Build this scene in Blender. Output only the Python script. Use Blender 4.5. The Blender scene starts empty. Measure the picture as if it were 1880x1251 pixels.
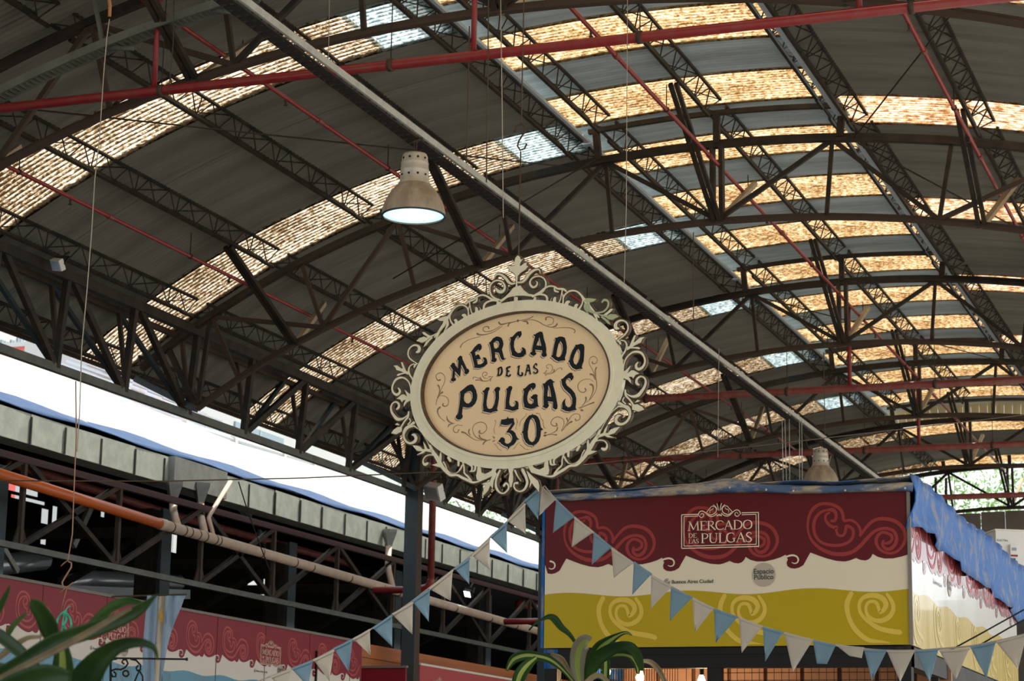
import bpy, math, random
from mathutils import Vector, Matrix
from mathutils.geometry import tessellate_polygon
random.seed(7)
R_ = random.Random(11)
sc = bpy.context.scene
COL = sc.collection
# ------------------------------------------------------------------ camera, world, sun, exposure
W, H = 1880, 1251
F = 3953.1; YAW, PIT, ROL = 0.359258, 0.212849, 0.017065
EYE = 1.6
S = 1.386
fw = Vector((-math.sin(YAW)*math.cos(PIT), math.cos(YAW)*math.cos(PIT), math.sin(PIT)))
r0 = Vector((math.cos(YAW), math.sin(YAW), 0)); u0 = r0.cross(fw)
RT = r0*math.cos(ROL)+u0*math.sin(ROL); UP = -r0*math.sin(ROL)+u0*math.cos(ROL)
cd = bpy.data.cameras.new('camera'); cam = bpy.data.objects.new('camera', cd); COL.objects.link(cam)
cam.matrix_world = Matrix(((RT.x, UP.x, -fw.x, 0), (RT.y, UP.y, -fw.y, 0), (RT.z, UP.z, -fw.z, EYE), (0, 0, 0, 1)))
cd.sensor_width = 36; cd.lens = F/W*36; cd.clip_end = 500; cd.clip_start = 0.05
cd.dof.use_dof = True; cd.dof.focus_distance = 14.0; cd.dof.aperture_fstop = 8.0
sc.camera = cam
wd = bpy.data.worlds.new('sky'); sc.world = wd; wd.use_nodes = True
bg = wd.node_tree.nodes['Background']; bg.inputs[0].default_value = (0.90, 0.95, 1.0, 1); bg.inputs[1].default_value = 1.0
sl = bpy.data.lights.new('sun', 'SUN'); sl.energy = 4.2; sl.angle = 0.02; sl.color = (1.0, 0.93, 0.82)
sun = bpy.data.objects.new('sun', sl); COL.objects.link(sun)
sun.rotation_euler = Vector((-0.30, -0.42, -1.0)).to_track_quat('-Z', 'Y').to_euler()
sc.view_settings.view_transform = 'Standard'; sc.view_settings.look = 'None'
sc.view_settings.exposure = 0.76; sc.view_settings.gamma = 1.0; sc.view_settings.use_curve_mapping = False

# ------------------------------------------------------------------ helpers
def ray(px, py):
    return RT*((px-W/2)/F) + UP*((H/2-py)/F) + fw
def lift(v): return Vector((v.x, v.y, v.z+EYE))
def aty(px, py, Y):
    d = ray(px, py); return lift(d*(Y/d.y))
def atx(px, py, X):
    d = ray(px, py); return lift(d*(X/d.x))
def atz(px, py, Z):
    d = ray(px, py); return lift(d*((Z-EYE)/d.z))

class MB:
    def __init__(s): s.v = []; s.f = []; s.m = []; s.mi = 0
    def add(s, vs, fs):
        b = len(s.v); s.v += [tuple(p) for p in vs]; s.f += [tuple(i+b for i in f) for f in fs]; s.m += [s.mi]*len(fs); return s
    def box(s, c, d, M=None):
        x, y, z = d[0]/2, d[1]/2, d[2]/2
        vs = [Vector((i*x, j*y, k*z)) for i in (-1, 1) for j in (-1, 1) for k in (-1, 1)]
        if M: vs = [M @ p for p in vs]
        c = Vector(c); vs = [p+c for p in vs]
        return s.add(vs, [(0, 1, 3, 2), (4, 6, 7, 5), (0, 4, 5, 1), (2, 3, 7, 6), (0, 2, 6, 4), (1, 5, 7, 3)])
    def bar(s, a, b, w, h=None, up=(0, 0, 1)):
        a = Vector(a); b = Vector(b); h = h or w; d = (b-a)
        if d.length < 1e-6: return s
        d.normalize(); up = Vector(up)
        sd = d.cross(up)
        if sd.length < 1e-3: sd = d.cross(Vector((1, 0, 0)))
        sd.normalize(); u = sd.cross(d)
        vs = [p+sd*(i*w/2)+u*(j*h/2) for p in (a, b) for i, j in ((-1, -1), (1, -1), (1, 1), (-1, 1))]
        return s.add(vs, [(0, 3, 2, 1), (4, 5, 6, 7), (0, 1, 5, 4), (1, 2, 6, 5), (2, 3, 7, 6), (3, 0, 4, 7)])
    def path(s, pts, w, h, ups=None):
        # rectangular section swept along points; ups = list of up vectors
        n = len(pts); pts = [Vector(p) for p in pts]; b = []
        for i in range(n):
            d = (pts[min(i+1, n-1)]-pts[max(i-1, 0)]).normalized(); up = Vector(ups[i]) if ups else Vector((0, 0, 1))
            sd = d.cross(up).normalized(); u = sd.cross(d)
            b += [pts[i]+sd*(x*w/2)+u*(y*h/2) for x, y in ((-1, -1), (1, -1), (1, 1), (-1, 1))]
        fs = []
        for i in range(n-1):
            o = i*4
            for k in range(4): fs.append((o+k, o+(k+1) % 4, o+4+(k+1) % 4, o+4+k))
        fs += [(3, 2, 1, 0), tuple(4*(n-1)+k for k in range(4))]
        return s.add(b, fs)
    def tube(s, pts, r, n=8, cap=True):
        pts = [Vector(p) for p in pts]; m = len(pts); rs = r if isinstance(r, (list, tuple)) else [r]*m
        vs = []; ref = None
        for i in range(m):
            d = (pts[min(i+1, m-1)]-pts[max(i-1, 0)]).normalized()
            if ref is None:
                ref = Vector((0, 0, 1)) if abs(d.z) < .9 else Vector((1, 0, 0))
            sd = d.cross(ref).normalized(); u = sd.cross(d); ref = u
            for k in range(n):
                a = 2*math.pi*k/n; vs.append(pts[i]+sd*(math.cos(a)*rs[i])+u*(math.sin(a)*rs[i]))
        fs = [(i*n+k, i*n+(k+1) % n, (i+1)*n+(k+1) % n, (i+1)*n+k) for i in range(m-1) for k in range(n)]
        if cap: fs += [tuple(range(n))[::-1], tuple((m-1)*n+k for k in range(n))]
        return s.add(vs, fs)
    def lathe(s, prof, c=(0, 0, 0), n=32):
        c = Vector(c); vs = []
        for r, z in prof:
            for k in range(n):
                a = 2*math.pi*k/n; vs.append(c+Vector((r*math.cos(a), r*math.sin(a), z)))
        fs = [(i*n+k, i*n+(k+1) % n, (i+1)*n+(k+1) % n, (i+1)*n+k) for i in range(len(prof)-1) for k in range(n)]
        return s.add(vs, fs)
    def poly(s, loops, mp, t0, t1):
        """solid plate from 2D loops (first outer, others holes); mp(x, y, t) -> 3D"""
        flat = [p for l in loops for p in l]
        tris = tessellate_polygon([[Vector((p[0], p[1], 0)) for p in l] for l in loops])
        n = len(flat)
        vs = [mp(p[0], p[1], t1) for p in flat]
        fs = [tuple(t) for t in tris]
        if t0 is not None:
            vs += [mp(p[0], p[1], t0) for p in flat]
            fs += [tuple(i+n for i in reversed(t)) for t in tris]
            o = 0
            for l in loops:
                k = len(l)
                for i in range(k): fs.append((o+i, o+(i+1) % k, n+o+(i+1) % k, n+o+i))
                o += k
        return s.add(vs, fs)
    def stroke(s, pts, mp, t0, t1, ws=1.0, dw=0.0, sub=4, taper=True):
        p = smooth(pts, sub); n = len(p); L = []; Rr = []
        for i in range(n):
            a = p[max(i-1, 0)]; b = p[min(i+1, n-1)]; dx, dy = b[0]-a[0], b[1]-a[1]; l = math.hypot(dx, dy) or 1
            w = max(p[i][2]*ws/2+dw, .0004)
            L.append((p[i][0]-dy/l*w, p[i][1]+dx/l*w)); Rr.append((p[i][0]+dy/l*w, p[i][1]-dx/l*w))
        def cap(i, sg):
            a = p[0] if i == 0 else p[-1]; q = p[1] if i == 0 else p[-2]
            dx, dy = a[0]-q[0], a[1]-q[1]; l = math.hypot(dx, dy) or 1; w = max(a[2]*ws/2+dw, .0004)*.8
            return (a[0]+dx/l*w, a[1]+dy/l*w)
        L = [cap(0, 1)]+L+[cap(-1, 1)]; Rr = [L[0]]+Rr+[L[-1]]; n += 2
        vs = [mp(a[0], a[1], t1) for a in L]+[mp(a[0], a[1], t1) for a in Rr]
        fs = [(i, i+1, n+i+1, n+i) for i in range(n-1)]
        if t0 is not None:
            vs += [mp(a[0], a[1], t0) for a in L]+[mp(a[0], a[1], t0) for a in Rr]
            fs += [(2*n+i, 3*n+i, 3*n+i+1, 2*n+i+1) for i in range(n-1)]
            fs += [(i, 2*n+i, 2*n+i+1, i+1) for i in range(n-1)]+[(n+i, n+i+1, 3*n+i+1, 3*n+i) for i in range(n-1)]
        return s.add(vs, fs)

def smooth(pts, sub):
    n = len(pts)
    if n < 3 or sub < 2: return [tuple(p) for p in pts]
    out = []
    for i in range(n-1):
        p0, p1, p2, p3 = pts[max(i-1, 0)], pts[i], pts[i+1], pts[min(i+2, n-1)]
        for k in range(sub):
            t = k/sub; q = []
            for j in range(3):
                a, b, c, d = p0[j], p1[j], p2[j], p3[j]
                q.append(.5*((2*b)+(-a+c)*t+(2*a-5*b+4*c-d)*t*t+(-a+3*b-3*c+d)*t**3))
            out.append(tuple(q))
    out.append(tuple(pts[-1])); return out

def setp(o, label=None, cat=None, group=None, kind=None):
    if label: o['label'] = label
    if cat: o['category'] = cat
    if group: o['group'] = group
    if kind: o['kind'] = kind
    return o
def obj(name, mb, mat, parent=None, sm=False, label=None, cat=None, group=None, kind=None):
    me = mb
    if isinstance(mb, MB):
        me = bpy.data.meshes.new(name); me.from_pydata(mb.v, [], mb.f)
        mats = mat if isinstance(mat, (list, tuple)) else [mat]
        for m in mats: me.materials.append(m)
        if len(mats) > 1: me.polygons.foreach_set('material_index', mb.m)
        if sm: me.polygons.foreach_set('use_smooth', [True]*len(me.polygons))
        me.update()
    o = bpy.data.objects.new(name, me); COL.objects.link(o)
    if parent: o.parent = parent
    return setp(o, label, cat, group, kind)
def thing(name, label, cat, loc=(0, 0, 0), group=None, kind=None, rz=0):
    o = bpy.data.objects.new(name, None); COL.objects.link(o); o.empty_display_size = .1
    o.location = loc; o.rotation_euler = (0, 0, rz)
    return setp(o, label, cat, group, kind)
def copytree(r, loc=None, rot=None, label=None):
    c = r.copy(); COL.objects.link(c)
    if loc is not None: c.location = loc
    if rot is not None: c.rotation_euler = rot
    if label: c['label'] = label
    for ch in list(r.children):
        d = ch.copy(); COL.objects.link(d); d.parent = c
        for g in list(ch.children):
            e = g.copy(); COL.objects.link(e); e.parent = d
    return c

# ------------------------------------------------------------------ materials
def mat(name, col, rough=.6, metal=0.0, var=None, scale=6.0, amt=.5, bump=0.0, bscale=30., stretch=(1, 1, 1), emit=None, es=0., spec=.5, lo=.4, hi=.65, coat=0.0):
    m = bpy.data.materials.new(name); m.use_nodes = True; nt = m.node_tree; b = nt.nodes['Principled BSDF']
    b.inputs['Base Color'].default_value = (*col, 1); b.inputs['Roughness'].default_value = rough
    b.inputs['Metallic'].default_value = metal; b.inputs['Specular IOR Level'].default_value = spec
    b.inputs['Coat Weight'].default_value = coat
    tc = nt.nodes.new('ShaderNodeTexCoord'); mp = nt.nodes.new('ShaderNodeMapping'); mp.inputs['Scale'].default_value = stretch
    nt.links.new(tc.outputs['Object'], mp.inputs[0])
    if var:
        n = nt.nodes.new('ShaderNodeTexNoise'); n.inputs['Scale'].default_value = scale; n.inputs['Detail'].default_value = 6; n.inputs['Roughness'].default_value = .65
        nt.links.new(mp.outputs[0], n.inputs[0])
        cr = nt.nodes.new('ShaderNodeValToRGB'); cr.color_ramp.elements[0].position = lo; cr.color_ramp.elements[1].position = hi
        cr.color_ramp.elements[0].color = (0, 0, 0, 1); cr.color_ramp.elements[1].color = (amt, amt, amt, 1)
        nt.links.new(n.outputs[0], cr.inputs[0])
        mx = nt.nodes.new('ShaderNodeMixRGB'); mx.inputs[1].default_value = (*col, 1); mx.inputs[2].default_value = (*var, 1)
        nt.links.new(cr.outputs[0], mx.inputs[0]); nt.links.new(mx.outputs[0], b.inputs['Base Color'])
    if bump:
        n2 = nt.nodes.new('ShaderNodeTexNoise'); n2.inputs['Scale'].default_value = bscale; n2.inputs['Detail'].default_value = 4
        nt.links.new(mp.outputs[0], n2.inputs[0]); bp = nt.nodes.new('ShaderNodeBump'); bp.inputs['Strength'].default_value = bump; bp.inputs['Distance'].default_value = .02
        nt.links.new(n2.outputs[0], bp.inputs['Height']); nt.links.new(bp.outputs[0], b.inputs['Normal'])
    if emit:
        b.inputs['Emission Color'].default_value = (*emit, 1); b.inputs['Emission Strength'].default_value = es
    return m

def skymat(name, light, mid, dark, scale, lo=.36, hi=.58, groove=.10):
    """weathered translucent fibreglass sheet: lets daylight through, mottled with dirt"""
    m = bpy.data.materials.new(name); m.use_nodes = True; nt = m.node_tree; nt.nodes.clear(); N = nt.nodes.new
    tc = N('ShaderNodeTexCoord'); mp = N('ShaderNodeMapping'); mp.inputs['Scale'].default_value = (1, 1.6, 1); nt.links.new(tc.outputs['Object'], mp.inputs[0])
    n = N('ShaderNodeTexNoise'); n.inputs['Scale'].default_value = scale; n.inputs['Detail'].default_value = 5; n.inputs['Roughness'].default_value = .7; nt.links.new(mp.outputs[0], n.inputs[0])
    n2 = N('ShaderNodeTexNoise'); n2.inputs['Scale'].default_value = 1.3; n2.inputs['Detail'].default_value = 3; nt.links.new(tc.outputs['Object'], n2.inputs[0])
    ad = N('ShaderNodeMath'); ad.operation = 'MULTIPLY_ADD'; ad.inputs[1].default_value = .35; nt.links.new(n2.outputs[0], ad.inputs[0]); nt.links.new(n.outputs[0], ad.inputs[2])
    sx = N('ShaderNodeSeparateXYZ'); nt.links.new(tc.outputs['Object'], sx.inputs[0])
    wv = N('ShaderNodeMath'); wv.operation = 'MULTIPLY'; wv.inputs[1].default_value = 2*math.pi*13; nt.links.new(sx.outputs[1], wv.inputs[0])
    sn = N('ShaderNodeMath'); sn.operation = 'SINE'; nt.links.new(wv.outputs[0], sn.inputs[0])
    ma = N('ShaderNodeMath'); ma.operation = 'MULTIPLY_ADD'; ma.inputs[1].default_value = groove; nt.links.new(sn.outputs[0], ma.inputs[0]); nt.links.new(ad.outputs[0], ma.inputs[2])
    sb = N('ShaderNodeMath'); sb.operation = 'SUBTRACT'; sb.inputs[1].default_value = .175; nt.links.new(ma.outputs[0], sb.inputs[0])
    cr = N('ShaderNodeValToRGB'); e = cr.color_ramp.elements; e[0].position = lo; e[0].color = (*dark, 1); e[1].position = hi; e[1].color = (*light, 1)
    k = e.new((lo+hi)/2); k.color = (*mid, 1); nt.links.new(sb.outputs[0], cr.inputs[0])
    t = N('ShaderNodeBsdfTranslucent'); d = N('ShaderNodeBsdfDiffuse'); mx = N('ShaderNodeMixShader'); mx.inputs[0].default_value = .35
    nt.links.new(cr.outputs[0], t.inputs[0]); nt.links.new(cr.outputs[0], d.inputs[0])
    nt.links.new(t.outputs[0], mx.inputs[1]); nt.links.new(d.outputs[0], mx.inputs[2])
    o = N('ShaderNodeOutputMaterial'); nt.links.new(mx.outputs[0], o.inputs[0]); return m

M_sheet = mat('painted_steel_sheet', (.235, .235, .20), .55, .2, var=(.13, .127, .105), scale=1.2, amt=.7, stretch=(.4, 3, .4))
M_galv = mat('galvanised_sheet', (.66, .78, .82), .42, .35, var=(.30, .34, .35), scale=2.0, amt=.6, stretch=(.4, 3, .4))
M_flash = mat('bright_flashing', (.62, .72, .80), .4, .4)
M_sky1 = skymat('dirty_fibreglass', (.66, .62, .51), (.30, .20, .105), (.045, .024, .010), 19, .39, .62, .13)
M_sky2 = skymat('amber_fibreglass', (.72, .61, .41), (.42, .26, .11), (.12, .05, .015), 19, .34, .62, .08)
M_sky3 = skymat('clear_fibreglass', (.62, .70, .68), (.36, .46, .48), (.08, .12, .13), 16, .34, .60, .14)
M_sky4 = skymat('rusty_fibreglass', (.62, .56, .46), (.48, .28, .13), (.20, .08, .03), 10, .34, .55, .06)
M_steel = mat('dark_steel', (.024, .023, .020), .6, .1, spec=.25, var=(.075, .05, .032), scale=5, amt=.6)
M_steelbrown = mat('brown_steel', (.075, .052, .038), .65, .1, spec=.25, var=(.06, .045, .035), scale=6, amt=.6)
M_tan = mat('tan_angle_iron', (.42, .33, .22), .6, .1, var=(.25, .17, .1), scale=8, amt=.5)
M_grey = mat('grey_green_steel', (.15, .165, .15), .5, .3, var=(.08, .08, .07), scale=5, amt=.6)
M_blue_steel = mat('blue_grey_steel', (.045, .07, .082), .45, .3, var=(.04, .05, .055), scale=4, amt=.6)
M_red = mat('red_pipe_paint', (.26, .014, .02), .38, 0, var=(.24, .06, .04), scale=9, amt=.55)
M_reddull = mat('dusty_red_paint', (.19, .025, .02), .55, 0, var=(.22, .10, .07), scale=7, amt=.7)
M_wire = mat('rusty_wire', (.10, .07, .045), .6, .4)
M_wirel = mat('pale_cord', (.45, .40, .33), .7)
M_tray = mat('zinc_tray', (.60, .62, .57), .4, .4, var=(.35, .35, .32), scale=10, amt=.5)
M_traydark = mat('perforated_tray', (.018, .016, .014), .6, .2)
M_black = mat('black_paint', (.008, .008, .008), .6, spec=.25)
M_cream = mat('cream_paint', (.86, .81, .60), .55, 0, spec=.3, var=(.72, .67, .47), scale=9, amt=.45, bump=.1, bscale=60)
M_green = mat('green_stained_cream', (.42, .48, .26), .55, 0, var=(.55, .56, .38), scale=14, amt=.6)
M_edge = mat('brown_carved_edge', (.06, .034, .014), .6, 0, var=(.2, .13, .06), scale=20, amt=.5)
M_panel = mat('peach_sign_panel', (.94, .70, .41), .5, 0, spec=.3, var=(.84, .61, .35), scale=3, amt=.5)
M_ink = mat('blue_black_enamel', (.006, .009, .012), .5, spec=.2)
M_hil = mat('cream_highlight', (.80, .70, .52), .5)
M_shadow = mat('brown_letter_shade', (.30, .16, .07), .55)
M_orn = mat('brown_scroll_paint', (.27, .16, .075), .55)
M_lamp = mat('dusty_aluminium', (.60, .56, .47), .45, .35, var=(.42, .34, .24), scale=7, amt=.5, stretch=(1, 1, .35))
M_lampd = mat('grimy_lamp_dome', (.46, .38, .28), .55, .2, var=(.23, .17, .11), scale=9, amt=.75, stretch=(1, 1, .3))
M_pvc = mat('aged_pvc', (.60, .47, .36), .42, 0, var=(.46, .32, .23), scale=6, amt=.5)
M_orange = mat('orange_pvc', (.62, .13, .025), .35)
M_gutter = mat('gutter_zinc', (.50, .55, .48), .34, .55, var=(.80, .82, .70), scale=5, amt=.5, stretch=(1, 1, 1), bump=.15, bscale=3)
M_gutterd = mat('dull_gutter_zinc', (.17, .18, .165), .55, .3, var=(.26, .27, .25), scale=8, amt=.5)
M_bluetarp = mat('blue_tarpaulin', (.006, .10, .34), .5, 0, spec=.2, var=(.22, .21, .19), scale=7, amt=.75, bump=.5, bscale=9, lo=.50, hi=.64, stretch=(1, 1, .6))
M_bluedirty = mat('dusty_blue_tarpaulin', (.40, .34, .25), .6, 0, var=(.03, .10, .24), scale=4, amt=.9, bump=.6, bscale=12, lo=.42, hi=.55, stretch=(1, 1, 3))
M_blueroof = mat('blue_roof_tarp', (.006, .04, .12), .6, 0, spec=.2, var=(.02, .07, .16), scale=6, amt=.5, bump=.4, bscale=6)
M_white = mat('white_roof_tarp', (.42, .43, .43), .8, spec=.1)
M_redband = mat('maroon_print', (.105, .009, .012), .4, 0, spec=.2)
M_redswirl = mat('light_maroon_print', (.28, .036, .034), .4, spec=.2)
M_redband2 = mat('crimson_print', (.25, .018, .030), .4, 0, spec=.22, bump=.12, bscale=1.6)
M_redswirl2 = mat('light_crimson_print', (.46, .08, .085), .4, spec=.25)
M_ivory = mat('ivory_print', (.70, .63, .47), .4, 0, spec=.25)
M_ivory2 = mat('bright_ivory_print', (.76, .72, .63), .4, spec=.25)
M_gold = mat('mustard_print', (.42, .31, .006), .4, 0, spec=.2)
M_goldsw = mat('light_mustard_print', (.64, .46, .07), .4, spec=.2)
M_gold2 = mat('glossy_mustard_print', (.60, .42, .02), .2, .0, coat=.35, bump=.35, bscale=1.1, stretch=(1, 2.2, .5))
M_goldsw2 = mat('glossy_light_mustard', (.74, .56, .12), .2, 0, coat=.3)
M_ivory3 = mat('glossy_ivory', (.72, .70, .63), .2, 0, coat=.35, bump=.3, bscale=1.1, stretch=(1, 2.2, .5))
M_redband3 = mat('glossy_maroon', (.26, .05, .05), .2, 0, coat=.35, bump=.3, bscale=1.1, stretch=(1, 2.2, .5))
M_bluew = mat('sky_blue_print', (.10, .32, .47), .3)
M_logo = mat('logo_cream', (.80, .70, .52), .4)
M_txt = mat('dark_print', (.03, .04, .04), .5)
M_circ = mat('taupe_print', (.42, .36, .28), .4)
M_flagb = mat('light_blue_cloth', (.20, .33, .42), .8, bump=.15, bscale=14)
M_flagw = mat('cream_cloth', (.58, .52, .43), .8, bump=.15, bscale=14)
M_leaf = mat('dark_green_leaf', (.012, .042, .007), .5, 0, spec=.16, var=(.035, .085, .012), scale=4, amt=.6)
M_leafl = mat('pale_leaf_stripe', (.26, .33, .07), .45, spec=.3)
M_leafdry = mat('dry_leaf', (.24, .19, .11), .6, 0, spec=.2, var=(.10, .06, .03), scale=8, amt=.6)
M_leafback = mat('leaf_underside', (.20, .19, .13), .5, spec=.3)
M_tree = mat('tree_foliage', (.20, .38, .10), .6, 0, var=(.52, .68, .34), scale=1.2, amt=.8)
M_bark = mat('tree_bark', (.10, .08, .06), .8)
M_bldg = mat('white_render_wall', (.50, .51, .50), .8, spec=.1)
M_redw = mat('red_painted_wall', (.75, .12, .10), .6)
M_tile = mat('pale_roof_tiles', (.60, .66, .74), .6, 0, var=(.7, .5, .42), scale=3, amt=.6)
M_glassd = mat('window_glass', (.22, .30, .33), .1)
M_floor = mat('concrete_floor', (.38, .36, .32), .75, 0, var=(.28, .26, .24), scale=1.5, amt=.6)
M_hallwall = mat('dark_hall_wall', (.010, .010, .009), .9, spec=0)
M_wood = mat('orange_timber', (.46, .15, .045), .5, 0, var=(.30, .09, .03), scale=2, amt=.6, stretch=(1, .3, 6))
M_clad = mat('grey_brown_cladding', (.22, .20, .17), .6, .1, var=(.15, .13, .11), scale=2, amt=.5)
M_ac = mat('white_appliance', (.74, .73, .68), .4)
M_brown = mat('brown_board', (.30, .15, .08), .6, 0, var=(.2, .09, .045), scale=5, amt=.5)
M_duct = mat('silver_duct', (.55, .62, .66), .3, .6)
M_flagAR = mat('faded_flag_blue', (.30, .42, .55), .8)
M_ribbon = mat('green_ribbon', (.06, .48, .32), .4)
M_bulb = mat('warm_bulb', (1, .8, .5), .4, emit=(1, .62, .28), es=14)
M_flood = mat('cool_flood_lens', (1, 1, 1), .4, emit=(.75, 1, .92), es=9)
M_sunY = mat('flag_sun_yellow', (.50, .30, .05), .7)
def lensmat():
    m = bpy.data.materials.new('lamp_lens'); m.use_nodes = True; nt = m.node_tree; N = nt.nodes.new; b = nt.nodes['Principled BSDF']
    tc = N('ShaderNodeTexCoord'); ln = N('ShaderNodeVectorMath'); ln.operation = 'LENGTH'; nt.links.new(tc.outputs['Object'], ln.inputs[0])
    cr = N('ShaderNodeValToRGB'); e = cr.color_ramp.elements; e[0].position = .07; e[0].color = (.93, .95, .98, 1); e[1].position = .24; e[1].color = (.36, .66, .78, 1)
    nt.links.new(ln.outputs['Value'], cr.inputs[0]); nt.links.new(cr.outputs[0], b.inputs['Emission Color']); b.inputs['Emission Strength'].default_value = .9
    b.inputs['Base Color'].default_value = (.2, .25, .28, 1); return m
M_lens = lensmat()

# ------------------------------------------------------------------ vault geometry
XC, ZC = -4.16454*S, -4.86272*S
A0, A1, A2 = .36944, .49572, -1.35114
def P(phi, r, Y=0.0):
    rr = (r+A0*phi**2+A1*phi**3+A2*phi**4)*S
    return Vector((XC+rr*math.sin(phi), Y, ZC+rr*math.cos(phi)+EYE))
def RAD(phi): return Vector((math.sin(phi), 0, math.cos(phi)))
TY = [y*S for y in (6.2, 10.96, 15.76, 20.5, 24.64, 28.5, 32.63)]
ORD = ['nearest, overhead', 'first', 'second', 'third', 'fourth', 'fifth', 'last and farthest']
R_OUT, R_CR, R_TOP, R_LOW, R_RIB = 10.15, 10.37, 9.987, 9.343, 10.24
PH = [-.006+.0922*k for k in range(-5, 7)]      # panel points of the trusses
PHL = -.515; PHR = .52

# ------------------------------------------------------------------ floor and ground
m = MB(); m.box((-6, 25, -.1), (120, 130, .2)); obj('floor', m, M_floor, kind='structure')
m = MB(); m.box((-24, 30, .01), (23.5, 60, .02)); obj('floor_hall_bounce_cut', m, M_hallwall, kind='structure')  # unseen dark sheet added to cut light bouncing up inside the hall

# ------------------------------------------------------------------ the roof: corrugated sheets 1 m wide
ceil = thing('ceiling', None, None, kind='structure')
def sheet_mesh(name, p0, p1, r, m_, na=12, amp=.010, w=1.0):
    nw = 14; seg = 4; nx = nw*seg+1; vs = []; fs = []
    for j in range(nx):
        y = j/(nx-1)*w*14/13; a = amp*math.sin(2*math.pi*nw*j/(nx-1))
        for i in range(na+1):
            ph = p0+(p1-p0)*i/na; q = P(ph, r)+RAD(ph)*a; vs.append((q.x, y, q.z))
    for j in range(nx-1):
        for i in range(na):
            o = j*(na+1)+i; fs.append((o, o+1, o+na+2, o+na+1))
    me = bpy.data.meshes.new(name); me.from_pydata(vs, [], fs); me.materials.append(m_)
    me.polygons.foreach_set('use_smooth', [True]*len(fs)); me.update(); return me
L0, L1c, L1 = -.567, -.168, -.116
me_ls = sheet_mesh('left_steel', L0, L1, R_OUT, M_sheet, 14)
me_lf = sheet_mesh('left_fibre', L0, L1c, R_OUT, M_sky1, 12)
me_lc = sheet_mesh('left_clear', L1c-.004, L1, R_OUT-.004, M_sky3, 3)
me_lf2 = sheet_mesh('left_fibre_top', L1c-.004, L1, R_OUT-.004, M_sky1, 3)
me_rs = sheet_mesh('right_steel', .094, .56, R_OUT, M_sheet, 12)
me_rf = sheet_mesh('right_fibre', .094, .56, R_OUT, M_sky4, 12)
me_cs = sheet_mesh('crown_steel', -.128, .090, R_CR, M_galv, 6)
me_cf = sheet_mesh('crown_fibre', -.128, .090, R_CR, M_sky2, 6)
me_fs = sheet_mesh('full_steel', L1-.002, .094, R_OUT, M_sheet, 6)
me_ff = sheet_mesh('full_fibre', L1-.002, .094, R_OUT, M_sky2, 6)
Y_REF = 21.03
def rs(nm, me, y, dz=0):
    o = obj(nm, me, None, ceil); o.location = (0, y, dz); return o
i0, i1 = -19, 24
CR_END = 29.4*S
for k in range(i0, i1+1):
    y = Y_REF+k
    fib = (k % 4 == 0)
    lap = .004 if k % 2 else 0
    if fib:
        rs('skylight_sheet', me_lf, y, lap); rs('skylight_sheet', me_rf, y, lap)
        rs('clear_skylight_sheet' if y < 38 else 'skylight_sheet', me_lc if y < 38 else me_lf2, y, lap)
    else:
        rs('roof_sheet', me_ls, y, lap); rs('roof_sheet', me_rs, y, lap)
    if y < CR_END-.5:
        rs('skylight_sheet' if k % 2 == 0 else 'roof_sheet', me_cf if k % 2 == 0 else me_cs, y, lap)
    else:
        rs('skylight_sheet' if fib else 'roof_sheet', me_ff if fib else me_fs, y, lap)
YA, YB = Y_REF+i0, Y_REF+i1+1
# the vault goes on behind the camera
m = MB()
for k in range(-32, 2):
    m.mi = 1 if k % 4 == 1 else 0
    vs = [P(L0+(.56-L0)*i/20, R_OUT, k+d) for d in (0, 1) for i in range(21)]
    m.add(vs, [(i, i+1, 22+i, 21+i) for i in range(20)])
obj('ceiling_near', m, [M_sheet, M_sky1], None, True, kind='structure')
m = MB(); m.box((XC, -32, 3), (17, .2, 6)); obj('wall_rear', m, M_clad, kind='structure')
# flashings that close the step between the side slopes and the raised crown
for ph, nm in ((-.1155, 'left'), (.0945, 'right')):
    for a in range(len(TY)-1):
        if TY[a] > CR_END: continue
        y0 = YA if a == 0 else TY[a]; y1 = min(TY[a+1], CR_END)
        m = MB(); q = P(ph, R_OUT); t = q+RAD(ph)*.11
        m.bar((q.x, y0+.02, q.z+.01), (q.x, y1-.02, q.z+.01), .16, .012); m.bar((t.x, y0+.02, t.z-.04), (t.x, y1-.02, t.z-.04), .012, .11)
        obj('ridge_flashing', m, M_flash, ceil)
m = MB()
pts = [P(-.128+.218*i/10, R_CR-.01, CR_END) for i in range(11)]
for i in range(10):
    a, b = pts[i], pts[i+1]; pa, pb = P(-.128+.218*i/10, R_OUT+.02, CR_END), P(-.128+.218*(i+1)/10, R_OUT+.02, CR_END)
    n = 4
    for k in range(n):
        t0, t1 = k/n, (k+1)/n; off = .01 if k % 2 else -.01
        q = [pa.lerp(pb, t0), pa.lerp(pb, t1), a.lerp(b, t1), a.lerp(b, t0)]
        m.add([v+Vector((0, off, 0)) for v in q], [(0, 1, 2, 3)])
obj('riser_sheet', m, mat('yellowed_riser_sheet', (.75, .62, .34), .5), ceil)

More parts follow.
